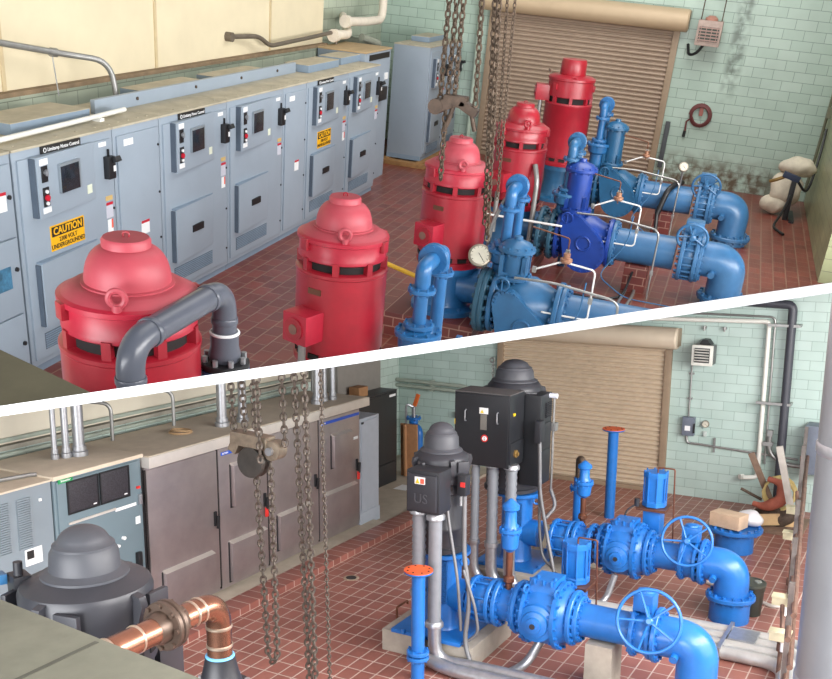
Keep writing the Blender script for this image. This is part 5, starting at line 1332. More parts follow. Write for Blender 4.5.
# black control box hung on the farther motor
b_ = thing('control_box', 'big square black control box with red round sticker before the farther motor', 'control box', (12.9, 5.8, 1.98))
mb = Mesh(); mb.box(12.78, 13.32, 5.44, 6.34, 2.02, 3.12, 0.012); mb.done('casing', BLK, b_)
mb = Mesh(); mb.box(12.76, 12.79, 5.46, 6.32, 2.04, 3.10, 0.006); mb.done('front_cover', BLK, b_)
mb = Mesh(); mb.box(12.78, 13.32, 5.44, 6.34, 3.115, 3.128); mb.done('dusty_lid', mat('dusty_black', (88, 86, 86), 0.8), b_)
for y in (6.14, 5.62):
    mb = Mesh(); mb.tube([(12.76, y, 2.86), (12.72, y, 2.85), (12.72, y, 2.70), (12.76, y, 2.69)], 0.010, 8, 0.01); mb.done('pull_handle', STEEL, b_)
mb = Mesh(); mb.box(12.75, 12.762, 5.78, 5.92, 2.82, 2.91); wl = mb.done('warning_label', WHITE, b_)
mb = Mesh(); mb.prism([(12.747, 5.905, 2.83), (12.747, 5.845, 2.83), (12.747, 5.875, 2.885)], (0.006, 0, 0)); mb.done('warning_triangle', YEL, wl)
mb = Mesh(); mb.box(12.75, 12.762, 5.80, 5.90, 2.58, 2.81); mb.done('rating_plate', mat('dull_plate', (120, 118, 112), 0.5), b_)
mb = Mesh(); mb.lathe((12.762, 5.83, 2.45), (-1, 0, 0), [(0.055, 0), (0.055, 0.008)], 24); rs = mb.done('round_sticker', REDTAG, b_)
mb = Mesh(); mb.torus((12.753, 5.83, 2.45), (1, 0, 0), 0.03, 0.008, 20, 6); mb.obox((12.753, 5.83, 2.45), (0, 1, 0.2), (0, -0.2, 1), (1, 0, 0), 0.05, 0.03, 0.006); mb.done('sticker_emblem', WHITE, rs)
mb = Mesh(); mb.box(12.90, 12.96, 5.425, 5.442, 2.80, 2.84); mb.done('yellow_sticker', YEL, b_)
mb = Mesh(); mb.box(12.80, 13.30, 5.425, 5.442, 2.08, 2.40, 0.004); pn = mb.done('side_panel', BLK, b_)
mb = Mesh(); mb.lathe((12.98, 5.428, 2.22), (0, -1, 0), [(0.06, 0), (0.06, 0.03), (0.03, 0.035), (0.03, 0.06)], 16); mb.done('brass_gland', mat('dull_brass', (150, 120, 70), 0.4, 0.5), pn)
mb = Mesh(); mb.box(12.765, 12.78, 6.28, 6.335, 2.62, 2.70); mb.done('edge_sticker', YEL, b_)
s2 = thing('side_enclosure', 'black louvred enclosure on the right of the farther motor', 'control box', (13.8, 5.2, 1.7))
mb = Mesh(); mb.box(13.34, 13.80, 5.18, 5.50, 1.66, 3.06, 0.012); mb.done('casing', BLK, s2)
for z0, z1 in ((2.25, 2.62), (1.70, 2.20)):
    mb = Mesh(); mb.box(13.38, 13.76, 5.165, 5.185, z0, z1, 0.004); mb.done('side_panel', BLK, s2)
mb = Mesh()
for k in range(8):
    mb.box(13.52, 13.74, 5.15, 5.175, 2.70 + k * 0.03, 2.715 + k * 0.03)
mb.done('louvre', MBD, s2)
mb = Mesh(); mb.box(13.20, 13.38, 5.12, 5.22, 2.36, 2.70, 0.02); mb.done('cable_box', MBD, s2)
mb = Mesh(); mb.cyl((13.7, 5.2, 3.02), (13.7, 5.06, 3.02), 0.04, n=14); mb.done('lamp', mat('pale_lamp', (210, 214, 224), 0.3), s2)
mb = Mesh(); mb.tube([(13.84, 5.16, 3.0), (13.84, 5.16, 1.5)], 0.02, 8); mb.box(13.78, 13.90, 5.10, 5.20, 2.45, 2.58, 0.01); mb.done('side_conduit', CONDUIT, s2)

def head_b(x, y, zt, label, pad=True, zb=0.30):
    h = thing('pump_head', label, 'pump', (x, y, zb), 'blue pump heads of the lower hall')
    mb = Mesh(); mb.obox((x, y, zb + 0.025), (1, 0, 0), (0, 1, 0), (0, 0, 1), 1.0, 1.0, 0.05, 0.008); mb.done('base_plate', BB, h)
    mb = Mesh(); mb.lathe((x, y, zb + 0.05), (0, 0, 1), [(0.27, 0), (0.245, 0.05), (0.245, zt - zb - 0.14), (0.33, zt - zb - 0.11), (0.36, zt - zb - 0.10), (0.36, zt - zb - 0.05)], 40); mb.done('column', BB, h)
    mb = Mesh(); mb.obox((x - 0.235, y - 0.08, zb + 0.72), (0, 1, 0), (0, 0, 1), (1, 0, 0), 0.20, 0.58, 0.03, 0.01); w_ = mb.done('guard_screen', mat('blue_mesh', (30, 92, 160), 0.5, var=0.5, scale=70), h)
    mb = Mesh(); mb.torus((x - 0.10, y - 0.36, zt - 0.10), (1, 0.3, 0), 0.05, 0.018, 16, 8); mb.done('lug', BB, h)
    mb = Mesh(); mb.cyl((x, y - 0.15, 0.8), (x, y - 0.40, 0.8), 0.21, n=32); mb.done('outlet', BB, h)
    mb = Mesh(); mb.bolts((x, y, zb + 0.06), (0, 0, 1), 0.60, 4, 0.03, 0.06, 0.25); mb.done('anchor_bolts', BB, h)
    return h
PADM = mat('pad_concrete', (166, 158, 146), 0.85, var=0.14, scale=4)
for x0, x1, y0, y1, lab in ((10.28, 11.55, 4.80, 6.12, 'raised concrete pad under the nearer black motor'), (13.08, 14.5, 4.80, 6.2, 'raised concrete pad under the farther black motor')):
    mb = Mesh(); mb.box(x0, x1, y0, y1, 0, 0.30, 0.012)
    tag(mb.done('concrete_pad', PADM), lab, 'pad', 'concrete pump pads')
mb = Mesh(); mb.box(14.7, 16.6, 4.2, 6.6, 0.0, 0.03, 0.005)
tag(mb.done('floor_slab_patch', CONC), 'pale bare concrete patch in the tiled floor behind farther pump', 'patch')
head_b(10.74, 5.46, 1.40, 'bright blue pump head with mesh guard under the nearer motor')
head_b(13.70, 5.66, 1.46, 'bright blue pump head under the farther motor')

# ================================================================== LOWER HALL: pipe lines
def coupling_b(x, y0, y1, z, label):
    c = thing('pipe_coupling', label, 'pipe coupling', (x, (y0 + y1) / 2, z - 0.3), 'tie rod couplings')
    for f in (y0, y1):
        mb = Mesh(); mb.flange((x, f, z), (0, 1, 0), 0.30, 0.055, 14); mb.done('flange', BB, c)
    mb = Mesh(); mb.lathe((x, y0, z), (0, 1 if y1 > y0 else -1, 0), [(0.22, 0), (0.25, abs(y1 - y0) * 0.35), (0.25, abs(y1 - y0) * 0.65), (0.22, abs(y1 - y0))], 32); mb.done('sleeve', BB, c)
    for i in range(8):
        a = 2 * math.pi * (i + 0.5) / 8
        p = Vector((x + math.cos(a) * 0.275, 0, z + math.sin(a) * 0.275))
        mb = Mesh(); mb.cyl((p.x, y0, p.z), (p.x, y1, p.z), 0.016, n=8); mb.done('tie_rod', BB, c)
    return c
def ball_valve_b(x, y, z, label):
    v = thing('check_valve', label, 'valve', (x, y, z - 0.42), 'big blue control valves')
    mb = Mesh(); mb.lathe((x, y + 0.38, z), (0, -1, 0), [(0.23, 0), (0.30, 0.06), (0.37, 0.18), (0.39, 0.30), (0.39, 0.46), (0.37, 0.58), (0.30, 0.70), (0.23, 0.76)], 44); mb.done('body', BB, v)
    for d in (0.36, -0.36):
        mb = Mesh(); mb.flange((x, y + d, z), (0, 1, 0), 0.345, 0.06, 16); mb.done('flange', BB, v)
    mb = Mesh(); mb.lathe((x, y - 0.16, z), (0, -1, 0), [(0.36, 0), (0.43, 0.01), (0.43, 0.06), (0.36, 0.07)], 40); mb.bolts((x, y - 0.195, z), (0, 1, 0), 0.40, 18, 0.02, 0.13); mb.done('body_flange', BB, v)
    mb = Mesh(); mb.lathe((x, y + 0.24, z), (0, -1, 0), [(0.36, 0), (0.42, 0.01), (0.42, 0.05), (0.36, 0.06)], 40); mb.bolts((x, y + 0.21, z), (0, 1, 0), 0.39, 18, 0.02, 0.12); mb.done('body_flange', BB, v)
    o = Vector((x - 0.34, y + 0.02, z - 0.02)); w = Vector((-1, -0.05, 0.05))
    mb = Mesh(); mb.lathe(o, w, [(0.24, 0), (0.23, 0.05), (0.17, 0.07), (0.16, 0.10), (0.10, 0.115), (0.095, 0.15), (0.05, 0.155), (0.05, 0.17)], 32); mb.done('trunnion_cover', BB, v)
    mb = Mesh(); mb.cyl(o + w * 0.168, o + w * 0.175, 0.035, n=16); mb.done('shaft_end', MBD, v)
    mb = Mesh(); mb.prism([(x - 0.22, y + 0.20, z + 0.30), (x - 0.22, y - 0.16, z + 0.30), (x - 0.16, y - 0.14, z + 0.46), (x - 0.16, y + 0.18, z + 0.46)], (0.36, 0, 0)); mb.done('top_pad', BB, v)
    for dx, dy in ((-0.2, 0.12), (-0.2, 0.0), (-0.2, -0.10), (-0.06, 0.12), (-0.06, -0.10)):
        mb = Mesh(); mb.cyl((x + dx, y + dy, z + 0.42), (x + dx, y + dy, z + 0.49), 0.022, n=8); mb.done('pad_bolt', BB, v)
    for dy in (-0.2, 0.2):
        mb = Mesh(); mb.torus((x - 0.26, y + dy, z + 0.36), (0.3, 1, 0), 0.05, 0.016, 16, 8); mb.done('lifting_eye', BB, v)
    return v
def actuator_b(x, y, z0, z1, label, zlow):
    a = thing('valve_actuator', label, 'actuator', (x, y, zlow), 'blue octagonal actuators')
    mb = Mesh(); mb.lathe((x, y, z0), (0, 0, 1), [(0.155, 0), (0.155, z1 - z0)], 8, 0.39); mb.done('cylinder', BB, a)
    for z in (z0, z1 - 0.07):
        mb = Mesh(); mb.lathe((x, y, z), (0, 0, 1), [(0.185, 0), (0.185, 0.06), (0.165, 0.08)], 8, 0.39); mb.done('end_plate', BB, a)
    for i in range(8):
        t = 2 * math.pi * i / 8 + 0.39
        mb = Mesh(); mb.cyl((x + 0.17 * math.cos(t), y + 0.17 * math.sin(t), z0), (x + 0.17 * math.cos(t), y + 0.17 * math.sin(t), z1 + 0.03), 0.012, n=6); mb.done('tie_rod', BB, a)
    mb = Mesh(); mb.box(x - 0.15, x + 0.15, y - 0.13, y + 0.13, zlow, z0 - 0.04, 0.015); mb.done('yoke', BB, a)
    mb = Mesh(); mb.box(x - 0.22, x + 0.20, y - 0.22, y + 0.22, z0 - 0.05, z0 - 0.01); mb.done('copper_tray', COPPER, a)
    mb = Mesh(); mb.tube([(x - 0.1, y - 0.05, z1), (x - 0.1, y - 0.05, z1 + 0.10), (x - 0.1, y - 0.30, z1 + 0.10), (x - 0.1, y - 0.34, zlow - 0.3)], 0.012, 8, 0.03); mb.done('copper_line', COPPER, a)
    mb = Mesh(); mb.tube([(x - 0.16, y + 0.2, z0 + 0.05), (x - 0.26, y + 0.34, z0 - 0.05), (x - 0.3, y + 0.42, z0 - 0.3)], 0.014, 8, 0.05); mb.lathe((x - 0.18, y + 0.22, z0), (0, 0, 1), [(0.04, 0), (0.04, 0.12)], 10); mb.done('solenoid', MBD, a)
    return a
def gate_b(x, y, z, R, label, wc, wr):
    v = thing('butterfly_valve', label, 'valve', (x, y, z - R), 'blue handwheel valves of the lower hall')
    for d in (-0.10, 0.10):
        mb = Mesh(); mb.flange((x, y + d, z), (0, 1, 0), R, 0.055, 16); mb.done('flange', BB, v)
    mb = Mesh(); mb.lathe((x, y - 0.09, z), (0, 1, 0), [(R * 0.80, 0), (R * 0.85, 0.04), (R * 0.85, 0.14), (R * 0.8, 0.18)], 32); mb.done('body', BB, v)
    g = Vector((x - 0.02, y, z + R + 0.10))
    mb = Mesh(); mb.obox(g, (1, 0, 0), (0, 1, 0), (0, 0, 1), 0.26, 0.24, 0.22, 0.03); mb.lathe((x, y, z + R * 0.85), (0, 0, 1), [(0.08, 0), (0.11, R * 0.2)], 16); mb.done('gearbox', BB, v)
    mb = Mesh(); mb.lathe(g + Vector((0, 0, 0.10)), (0, 0, 1), [(0.10, 0), (0.09, 0.03), (0.03, 0.045)], 20); mb.done('gearbox_cap', BB, v)
    wc = Vector(wc)
    ax = Vector((-1, -0.15, 0.32))
    mb = Mesh(); mb.tube([g, g + (wc - g) * 0.5, wc], 0.026, 10); mb.done('shaft', BB, v)
    handwheel(wc, ax, wr, BB, v, 5, 0.02)
    return v
Z8 = 0.80
for (x, i) in ((10.75, 0), (13.66, 1)):
    nm = ('nearer', 'farther')[i]
    coupling_b(x, 4.98, 4.72, Z8, '%s blue coupling with tie rods beside the pump head' % nm)
    pipe_run(x, 4.69, 4.36, Z8, 0.22, BB, '%s short blue pipe carrying the air release valve' % nm, 'short blue pipes before the control valves', (4.62, 4.38))
    ball_valve_b(x, 3.98 if i == 0 else 3.86, Z8, '%s big round blue control valve with stepped side cover' % nm)
    ye = 3.60 if i == 0 else 3.48
    pipe_run(x, ye, 2.90, Z8, 0.205, BB, '%s smooth blue pipe between control valve and handwheel valve' % nm, 'smooth blue pipes after the control valves', (ye - 0.05,))
gate_b(10.75, 2.76, Z8, 0.31, 'nearer blue valve with the larger handwheel, bottom right', (10.38, 2.62, 1.10), 0.36)
gate_b(13.66, 2.90, Z8, 0.31, 'farther blue valve with handwheel, beside the black bucket', (13.25, 2.88, 1.20), 0.345)
elbow_down(10.75, 2.62, 2.12, Z8, 0.24, BB, 'nearer blue elbow leaving the picture at bottom', 'blue elbows of the lower hall')
elbow_down(13.66, 2.74, 2.30, Z8, 0.245, BB, 'farther blue elbow dropping to a floor flange by the bucket', 'blue elbows of the lower hall', None, 0.36)
actuator_b(11.32, 3.84, 1.06, 1.58, 'blue octagonal actuator between the two pipe lines', 0.62)
actuator_b(14.15, 3.60, 1.40, 1.92, 'blue octagonal actuator before the roller door corner', 0.95)
def air_valve(x, y, zb, zt, label):
    a = thing('air_release_valve', label, 'valve', (x, y, zb), 'blue air release valves')
    H = zt - zb
    mb = Mesh(); mb.cyl((x, y, zb), (x, y, zb + H * 0.46), 0.045, n=16); mb.done('brown_nipple', COPPER, a)
    mb = Mesh(); mb.lathe((x, y, zb + H * 0.08), (0, 0, 1), [(0.055, 0), (0.075, 0.02), (0.075, 0.07), (0.055, 0.09)], 8); mb.done('union', COPPER, a)
    mb = Mesh(); mb.lathe((x, y, zb + H * 0.42), (0, 0, 1), [(0.04, 0), (0.10, H * 0.05), (0.115, H * 0.16), (0.115, H * 0.23)], 28); mb.done('body', BB, a)
    mb = Mesh(); mb.flange((x, y, zb + H * 0.66), (0, 0, 1), 0.145, 0.05, 10, 0.014); mb.done('flange', BB, a)
    mb = Mesh(); mb.lathe((x, y, zb + H * 0.68), (0, 0, 1), [(0.11, 0), (0.08, H * 0.06), (0.075, H * 0.19), (0.11, H * 0.21), (0.11, H * 0.25), (0.06, H * 0.29), (0.02, H * 0.32)], 24); mb.done('cap', BB, a)
    return a
air_valve(10.74, 4.52, 1.0, 2.20, 'blue air release valve on brown nipple beside nearer motor')
air_valve(13.9, 4.64, 1.0, 2.02, 'blue air release valve on brown nipple before lower roller door')
vp = thing('vent_pipe', 'blue vertical pipe with rusty elbow left of the farther air valve', 'pipe', (14.45, 4.92, 0.0))
mb = Mesh(); mb.cyl((14.45, 4.92, 0.03), (14.45, 4.92, 1.60), 0.075, n=20); mb.done('pipe', BB, vp)
mb = Mesh(); mb.flange((14.45, 4.92, 1.42), (0, 0, 1), 0.14, 0.06, 8); mb.done('flange', BB, vp)
mb = Mesh(); mb.tube([(14.45, 4.92, 1.55), (14.45, 4.92, 1.90), (14.3, 4.83, 1.93), (14.25, 4.81, 1.84)], 0.06, 14, 0.08); mb.done('rusty_elbow', RUST, vp)
def flanged_post(x, y, h, r, label, low=None):
    p = thing('flanged_post', label, 'pipe', (x, y, 0), 'blue posts with orange flange tops')
    mb = Mesh(); mb.cyl((x, y, 0), (x, y, h - 0.03), r, n=24); mb.done('post', BB, p)
    OR = mat('orange_flange_face', (224, 98, 52), 0.55, var=0.1)
    mb = Mesh(); mb.lathe((x, y, h - 0.045), (0, 0, 1), [(r * 2.0, 0), (r * 2.15, 0.012), (r * 2.15, 0.03)], 32); mb.done('flange', BB, p)
    mb = Mesh(); mb.lathe((x, y, h - 0.016), (0, 0, 1), [(r * 2.15, 0), (r * 2.15, 0.014), (r * 1.0, 0.016)], 32); mb.done('orange_face', OR, p)
    bolt_parts((x, y, h), r * 1.65, 8, 0.012, 0.008, 'bolt_hole', DARKSLOT, p)
    if low:
        for d in (-0.035, 0.035):
            mb = Mesh(); mb.flange((x, y, low + d), (0, 0, 1), r * 1.7, 0.05, 8); mb.done('coupling_flange', BB, p)
    return p
flanged_post(9.75, 5.29, 1.44, 0.083, 'near blue post with orange flange top, bottom centre', 0.33)
flanged_post(17.72, 5.38, 1.78, 0.10, 'far blue post with orange flange top before the roller door')
# conduits between floor, pads and motors
FLEX = mat('flex_conduit_grey', (132, 136, 142), 0.5, 0.2, var=0.1)
def ribbed(x, y, z0, z1, r, label, foot):
    o = thing('cable_conduit', label, 'conduit', (x, y, 0), 'grey conduits below the black boxes')
    mb = Mesh()
    n = int((z1 - z0) / 0.045)
    mb.lathe((x, y, z0), (0, 0, 1), [(r * (1 + (0.08 if k % 2 else -0.08)), (z1 - z0) * k / n) for k in range(n + 1)], 18); mb.done('flexible_hose', FLEX, o)
    mb = Mesh(); mb.lathe((x, y, z1 - 0.06), (0, 0, 1), [(r * 1.3, 0), (r * 1.45, 0.01), (r * 1.45, 0.05), (r * 1.2, 0.08)], 18); mb.done('gland', STEEL, o)
    mb = Mesh(); mb.lathe((x, y, z0 - 0.06), (0, 0, 1), [(r * 1.2, 0), (r * 1.3, 0.01), (r * 1.3, 0.08)], 18); mb.done('gland', STEEL, o)
    mb = Mesh(); mb.tube([(x, y, z0)] + foot, r * 1.05, 16, 0.35); mb.done('rigid_bend', STEEL, o)
    return o
ribbed(12.95, 6.05, 0.78, 2.04, 0.065, 'left of three conduits under the square control box', [(12.95, 6.05, 0.14), (12.95, 5.4, 0.13)])
ribbed(12.95, 5.76, 0.78, 2.04, 0.085, 'middle of three conduits under the square control box', [(12.95, 5.76, 0.12), (12.95, 4.9, 0.11)])
ribbed(12.95, 5.46, 0.80, 2.04, 0.085, 'right of three conduits under the square control box', [(12.95, 5.46, 0.10), (12.95, 4.5, 0.09)])
ribbed(10.14, 5.50, 1.0, 2.08, 0.085, 'left conduit under the nearer junction box', [(10.14, 5.50, 0.14), (10.0, 5.0, 0.10), (10.0, 3.0, 0.10)])
o = thing('cable_conduit', 'right smooth conduit under the nearer junction box', 'conduit', (10.14, 5.36, 0), 'grey conduits below the black boxes')
mb = Mesh(); mb.cyl((10.14, 5.27, 0.60), (10.14, 5.27, 2.06), 0.085, n=18); mb.done('pipe', FLEX, o)
for z in (0.56, 1.97):
    mb = Mesh(); mb.lathe((10.14, 5.27, z), (0, 0, 1), [(0.10, 0), (0.12, 0.01), (0.12, 0.05), (0.10, 0.08)], 18); mb.done('gland', STEEL, o)
mb = Mesh(); mb.tube([(10.14, 5.27, 0.6), (10.14, 5.25, 0.10), (10.22, 4.7, 0.10), (10.25, 2.6, 0.10)], 0.085, 16, 0.4); mb.done('rigid_bend', STEEL, o)
for k in range(4):
    pts = [(12.25 + k * 0.24, 4.15, 0.09), (12.25 + k * 0.24, 1.36 - 0.05 * k, 0.09), (11.3, 1.20 - 0.12 * k, 0.09)]
    pipe2('floor_conduit', ['nearest silver conduit of the floor bundle', 'second silver conduit of the floor bundle', 'third silver conduit of the floor bundle', 'farthest silver conduit of the floor bundle'][k], pts, 0.09, mat('silver_jacket', (188, 188, 184), 0.4, 0.35, var=0.1), 0.3, group='silver conduits on the red tiles', n=16)
mb = Mesh(); mb.box(12.12, 13.12, 2.12, 2.17, 0.0, 0.19); mb.box(12.5, 12.9, 1.75, 2.1, 0.175, 0.20)
tag(mb.done('conduit_clamp', STEEL), 'flat clamp across the silver floor conduits', 'bracket')
pipe2('looped_conduit', 'curved silver conduit on the floor below the nearer control valve', [(10.8, 4.05, 0.45), (10.65, 4.2, 0.08), (10.2, 4.35, 0.07), (9.9, 4.1, 0.07), (9.7, 3.4, 0.07)], 0.06, STEEL, 0.25)
pipe2('looped_conduit', 'curved silver conduit on the floor left of concrete pier', [(13.3, 3.9, 0.5), (13.2, 4.0, 0.08), (12.9, 4.15, 0.08)], 0.05, STEEL, 0.2)
DULLC = mat('dull_conduit', (118, 118, 120), 0.5, 0.3)
pipe2('signal_conduit', 'thin grey conduits looping at the nearer coupling', [(10.52, 5.06, 2.24), (10.45, 5.02, 1.45), (10.36, 4.88, 0.95), (10.30, 4.92, 0.35), (10.22, 4.75, 0.05)], 0.03, DULLC, 0.2)
pipe2('signal_conduit', 'second thin conduit looping at the nearer coupling', [(10.36, 4.98, 1.3), (10.34, 4.80, 0.85), (10.34, 4.74, 0.5), (10.32, 4.9, 0.36)], 0.02, DULLC, 0.12)
pipe2('signal_conduit', 'thin conduit from the side enclosure to the farther coupling', [(13.24, 5.14, 2.38), (13.22, 5.10, 1.6), (13.22, 4.95, 0.9), (13.1, 4.8, 0.5), (13.1, 4.75, 0.3)], 0.028, DULLC, 0.15)
pipe2('signal_conduit', 'second looping conduit at the farther coupling', [(13.26, 5.16, 2.36), (13.26, 5.1, 1.0), (13.2, 5.02, 0.6), (13.15, 4.8, 0.45)], 0.022, DULLC, 0.12)
pipe2('signal_conduit', 'curved conduit right of the side enclosure', [(13.84, 5.16, 1.5), (13.84, 5.06, 1.25), (13.6, 5.14, 1.1)], 0.03, DULLC, 0.12)
mb = Mesh(); mb.box(10.55, 10.98, 3.08, 3.42, 0, 0.58, 0.012)
tag(mb.done('concrete_pier', PADM, None, (10.75, 3.25, 0)), 'concrete pier under the nearer smooth blue pipe', 'pier')
mb = Mesh(); mb.lathe((12.35, 7.93, 0.0), (0, 0, 1), [(0.13, 0), (0.13, 0.004), (0.10, 0.006)], 24)
o = tag(mb.done('floor_drain', mat('drain_rim', (170, 150, 130), 0.7)), 'round floor drain in the red tiles', 'drain')
mb = Mesh(); mb.lathe((12.35, 7.93, 0.004), (0, 0, 1), [(0.085, 0), (0.085, 0.006)], 20); mb.done('drain_grate', mat('drain_dark', (60, 56, 56), 0.6), o)
mb = Mesh(); mb.tube([(10.9, 6.25, 0.0), (10.9, 6.25, 0.35), (11.2, 6.25, 0.35), (11.2, 6.25, 0.3)], 0.016, 8, 0.02)
tag(mb.done('thin_pipe_stub', COPPER), 'thin brown pipe stub left of nearer pad', 'pipe')

# ================================================================== LOWER HALL: odds and ends at the right
f = thing('flange_stub', 'short blue flanged floor stub carrying a cardboard box', 'pipe', (16.9, 2.86, 0))
mb = Mesh(); mb.lathe((16.9, 2.86, 0), (0, 0, 1), [(0.33, 0), (0.33, 0.36)], 36); mb.done('stub', BB, f)
mb = Mesh(); mb.flange((16.9, 2.86, 0.40), (0, 0, 1), 0.47, 0.07, 16, 0.03); mb.done('flange', BB, f)
mb = Mesh(); mb.obox((16.75, 2.95, 0.59), (0.3, 1, 0), (1, -0.3, 0), (0, 0, 1), 0.55, 0.34, 0.24, 0.005)
c = tag(mb.done('cardboard_box', mat('pale_cardboard', (200, 174, 148), 0.8)), 'cardboard box with white label on the blue flange stub', 'box')
mb = Mesh(); mb.obox((16.57, 2.90, 0.60), (0.3, 1, 0), (1, -0.3, 0), (0, 0, 1), 0.22, 0.006, 0.12); mb.done('box_label', WHITE, c)
PLA = mat('clear_bag', (214, 212, 214), 0.25)
lb = lump((17.05, 2.66, 0.58), 0.19, (1.0, 1.3, 0.75), 12, PLA, 'plastic_bag', None)
tag(lb, 'crumpled clear plastic bag beside the cardboard box', 'bag')
b_ = thing('bucket', 'black plastic bucket with lid and white stirrer by the far elbow', 'bucket', (14.05, 2.02, 0))
DGR = mat('black_bucket', (38, 42, 36), 0.4)
mb = Mesh(); mb.lathe((14.05, 2.10, 0), (0, 0, 1), [(0.18, 0), (0.205, 0.38), (0.215, 0.38), (0.215, 0.42), (0.22, 0.43), (0.22, 0.47)], 36); mb.done('body', DGR, b_)
mb = Mesh(); mb.lathe((14.05, 2.10, 0.47), (0, 0, 1), [(0.225, -0.02), (0.225, 0.015), (0.20, 0.015), (0.195, 0.005)], 36); mb.done('lid', mat('dark_lid', (64, 68, 60), 0.45), b_)
mb = Mesh(); mb.lathe((14.10, 2.0, 0.475), (0, 0, 1), [(0.05, 0), (0.05, 0.02)], 18); mb.done('spout_cap', mat('grey_cap', (130, 134, 128), 0.5), b_)
mb = Mesh(); mb.obox((13.98, 2.20, 0.57), (0.3, -0.2, 1), (1, 0, 0), (0, 1, 0.2), 0.22, 0.02, 0.03); mb.done('stirrer', WHITE, b_)
mb = lump((15.55, 2.42, 0.05), 0.09, (1.2, 1, 0.6), 4, mat('dark_glove', (40, 42, 36), 0.7), 'dark_rag', None)
tag(mb, 'small dark rag lying on the tiles behind the bucket', 'rag')
pipe2('floor_hose', 'white hose curving over the tiles toward the right wall', [(15.0, 3.0, 0.03), (14.6, 2.1, 0.03), (14.35, 1.75, 0.03), (14.8, 1.62, 0.03), (16.5, 1.75, 0.25), (17.5, 1.85, 0.7)], 0.03, mat('white_hose', (206, 200, 192), 0.5), 0.3, cat='hose')
# scrap corner
SCR = mat('weathered_wood', (126, 104, 88), 0.8, var=0.2, scale=8)
for (p, d, L, w, t, m_, lab) in (((18.9, 2.78, 0.85), (0.05, -0.42, -0.9), 1.1, 0.12, 0.05, SCR, 'dark weathered plank leaning in the scrap corner'), ((18.3, 2.28, 1.05), (0.0, -0.25, -0.97), 1.25, 0.12, 0.06, mat('pale_timber_rail', (178, 172, 164), 0.6), 'long pale red-ended rail leaning in the scrap corner'), ((18.6, 2.55, 0.10), (0.2, -1, 0), 0.95, 0.14, 0.05, mat('fresh_plank', (196, 164, 120), 0.7), 'flat light plank on the floor of scrap corner'), ((18.4, 2.62, 0.20), (0.5, -1, 0.05), 0.6, 0.22, 0.04, mat('board_offcut', (190, 160, 118), 0.7), 'short board offcut lying on top of the light plank')):
    d = Vector(d).normalized(); u = d.orthogonal().normalized()
    u = Vector((1, 0, 0)) - d * d.x; u.normalize(); v = d.cross(u)
    mb = Mesh(); mb.obox(p, d, u, v, L, t, w, 0.005)
    tag(mb.done('plank', m_), lab, 'plank', 'planks in the scrap corner')
pts = []
rng = random.Random(5)
for k in range(150):
    a = k * 2 * math.pi / 17
    R_ = 0.30 + 0.10 * math.sin(k * 0.37) + rng.uniform(-0.02, 0.02)
    pts.append((18.75 + 0.12 * math.sin(k * 0.21), 2.42 + R_ * math.cos(a) * 0.9, 0.56 + R_ * math.sin(a) * 1.0))
mb = Mesh(); mb.tube(pts, 0.016, 6)
tag(mb.done('rope_coil', mat('yellow_rope', (186, 166, 110), 0.8)), 'tangled yellow rope coil in the scrap corner', 'rope')
mb = Mesh(); mb.tube([(18.6, 2.62, 0.95), (18.55, 2.35, 0.90), (18.5, 2.32, 0.6), (18.5, 2.62, 0.42), (18.55, 2.85, 0.45)], lambda t: 0.10 * (0.5 + math.sin(t * math.pi) * 0.7), 12, 0.12)
tag(mb.done('rusty_chute', mat('rusty_sheet', (158, 88, 70), 0.7, var=0.2)), 'curved rusty red sheet piece in the rope coil', 'scrap')
mb = lump((18.75, 2.45, 0.18), 0.26, (1.0, 1.5, 0.7), 9, mat('dark_scrap', (78, 64, 54), 0.8, var=0.4, scale=14), 'scrap_heap', None)
tag(mb, 'dark heap of scrap under the yellow rope', 'scrap')
mb = Mesh(); mb.box(18.2, 19.4, 1.9, 2.95, 0, 0.06, 0.01)
tag(mb.done('scrap_pallet', SCR), 'low wooden board under the scrap heap', 'pallet')
mb = Mesh(); mb.tube([(18.9, 3.15, 0.62), (18.9, 2.75, 0.45)], 0.03, 8)
tag(mb.done('rusty_rod', RUST), 'rusty rod sticking out left of the scrap heap', 'rod')
# pipe rack along the right wall
RK = thing('pipe_rack', 'tall rack of struts and rusty pipes at the right edge', 'rack', (15, 1.5, 0))
for x, y in ((11.4, 1.24), (13.2, 1.45), (15.2, 1.68), (17.4, 1.92), (19.2, 2.1)):
    mb = Mesh(); mb.box(x - 0.03, x + 0.03, y - 0.03, y + 0.03, 0, 1.5 if x < 17 else 1.9); mb.done('upright', mat('rack_steel', (110, 104, 100), 0.5, 0.4, var=0.25), RK)
RB2 = mat('brown_pipe', (104, 78, 66), 0.6, var=0.35, scale=10)
for z, dy in ((0.35, -0.02), (0.62, -0.05), (0.95, 0.0), (1.25, -0.04)):
    mb = Mesh(); mb.tube([(11.0, 1.19 + dy, z), (15.2, 1.66 + dy, z), (19.6, 2.12 + dy, z)], 0.035, 8); mb.done('rack_pipe', RB2, RK)
for (x, y, z) in ((11.9, 1.36, 0.7), (14.2, 1.58, 0.8), (16.2, 1.8, 1.1), (17.8, 1.96, 1.35)):
    mb = Mesh(); mb.tube([(x, y, 0.05), (x, y, z), (x + 0.3, y + 0.06, z + 0.2)], 0.028, 8, 0.08); mb.lathe((x, y, z * 0.6), (0, 0, 1), [(0.05, 0), (0.05, 0.1)], 10); mb.done('branch_pipe', RB2, RK)
CRM = mat('cream_box', (202, 196, 164), 0.5)
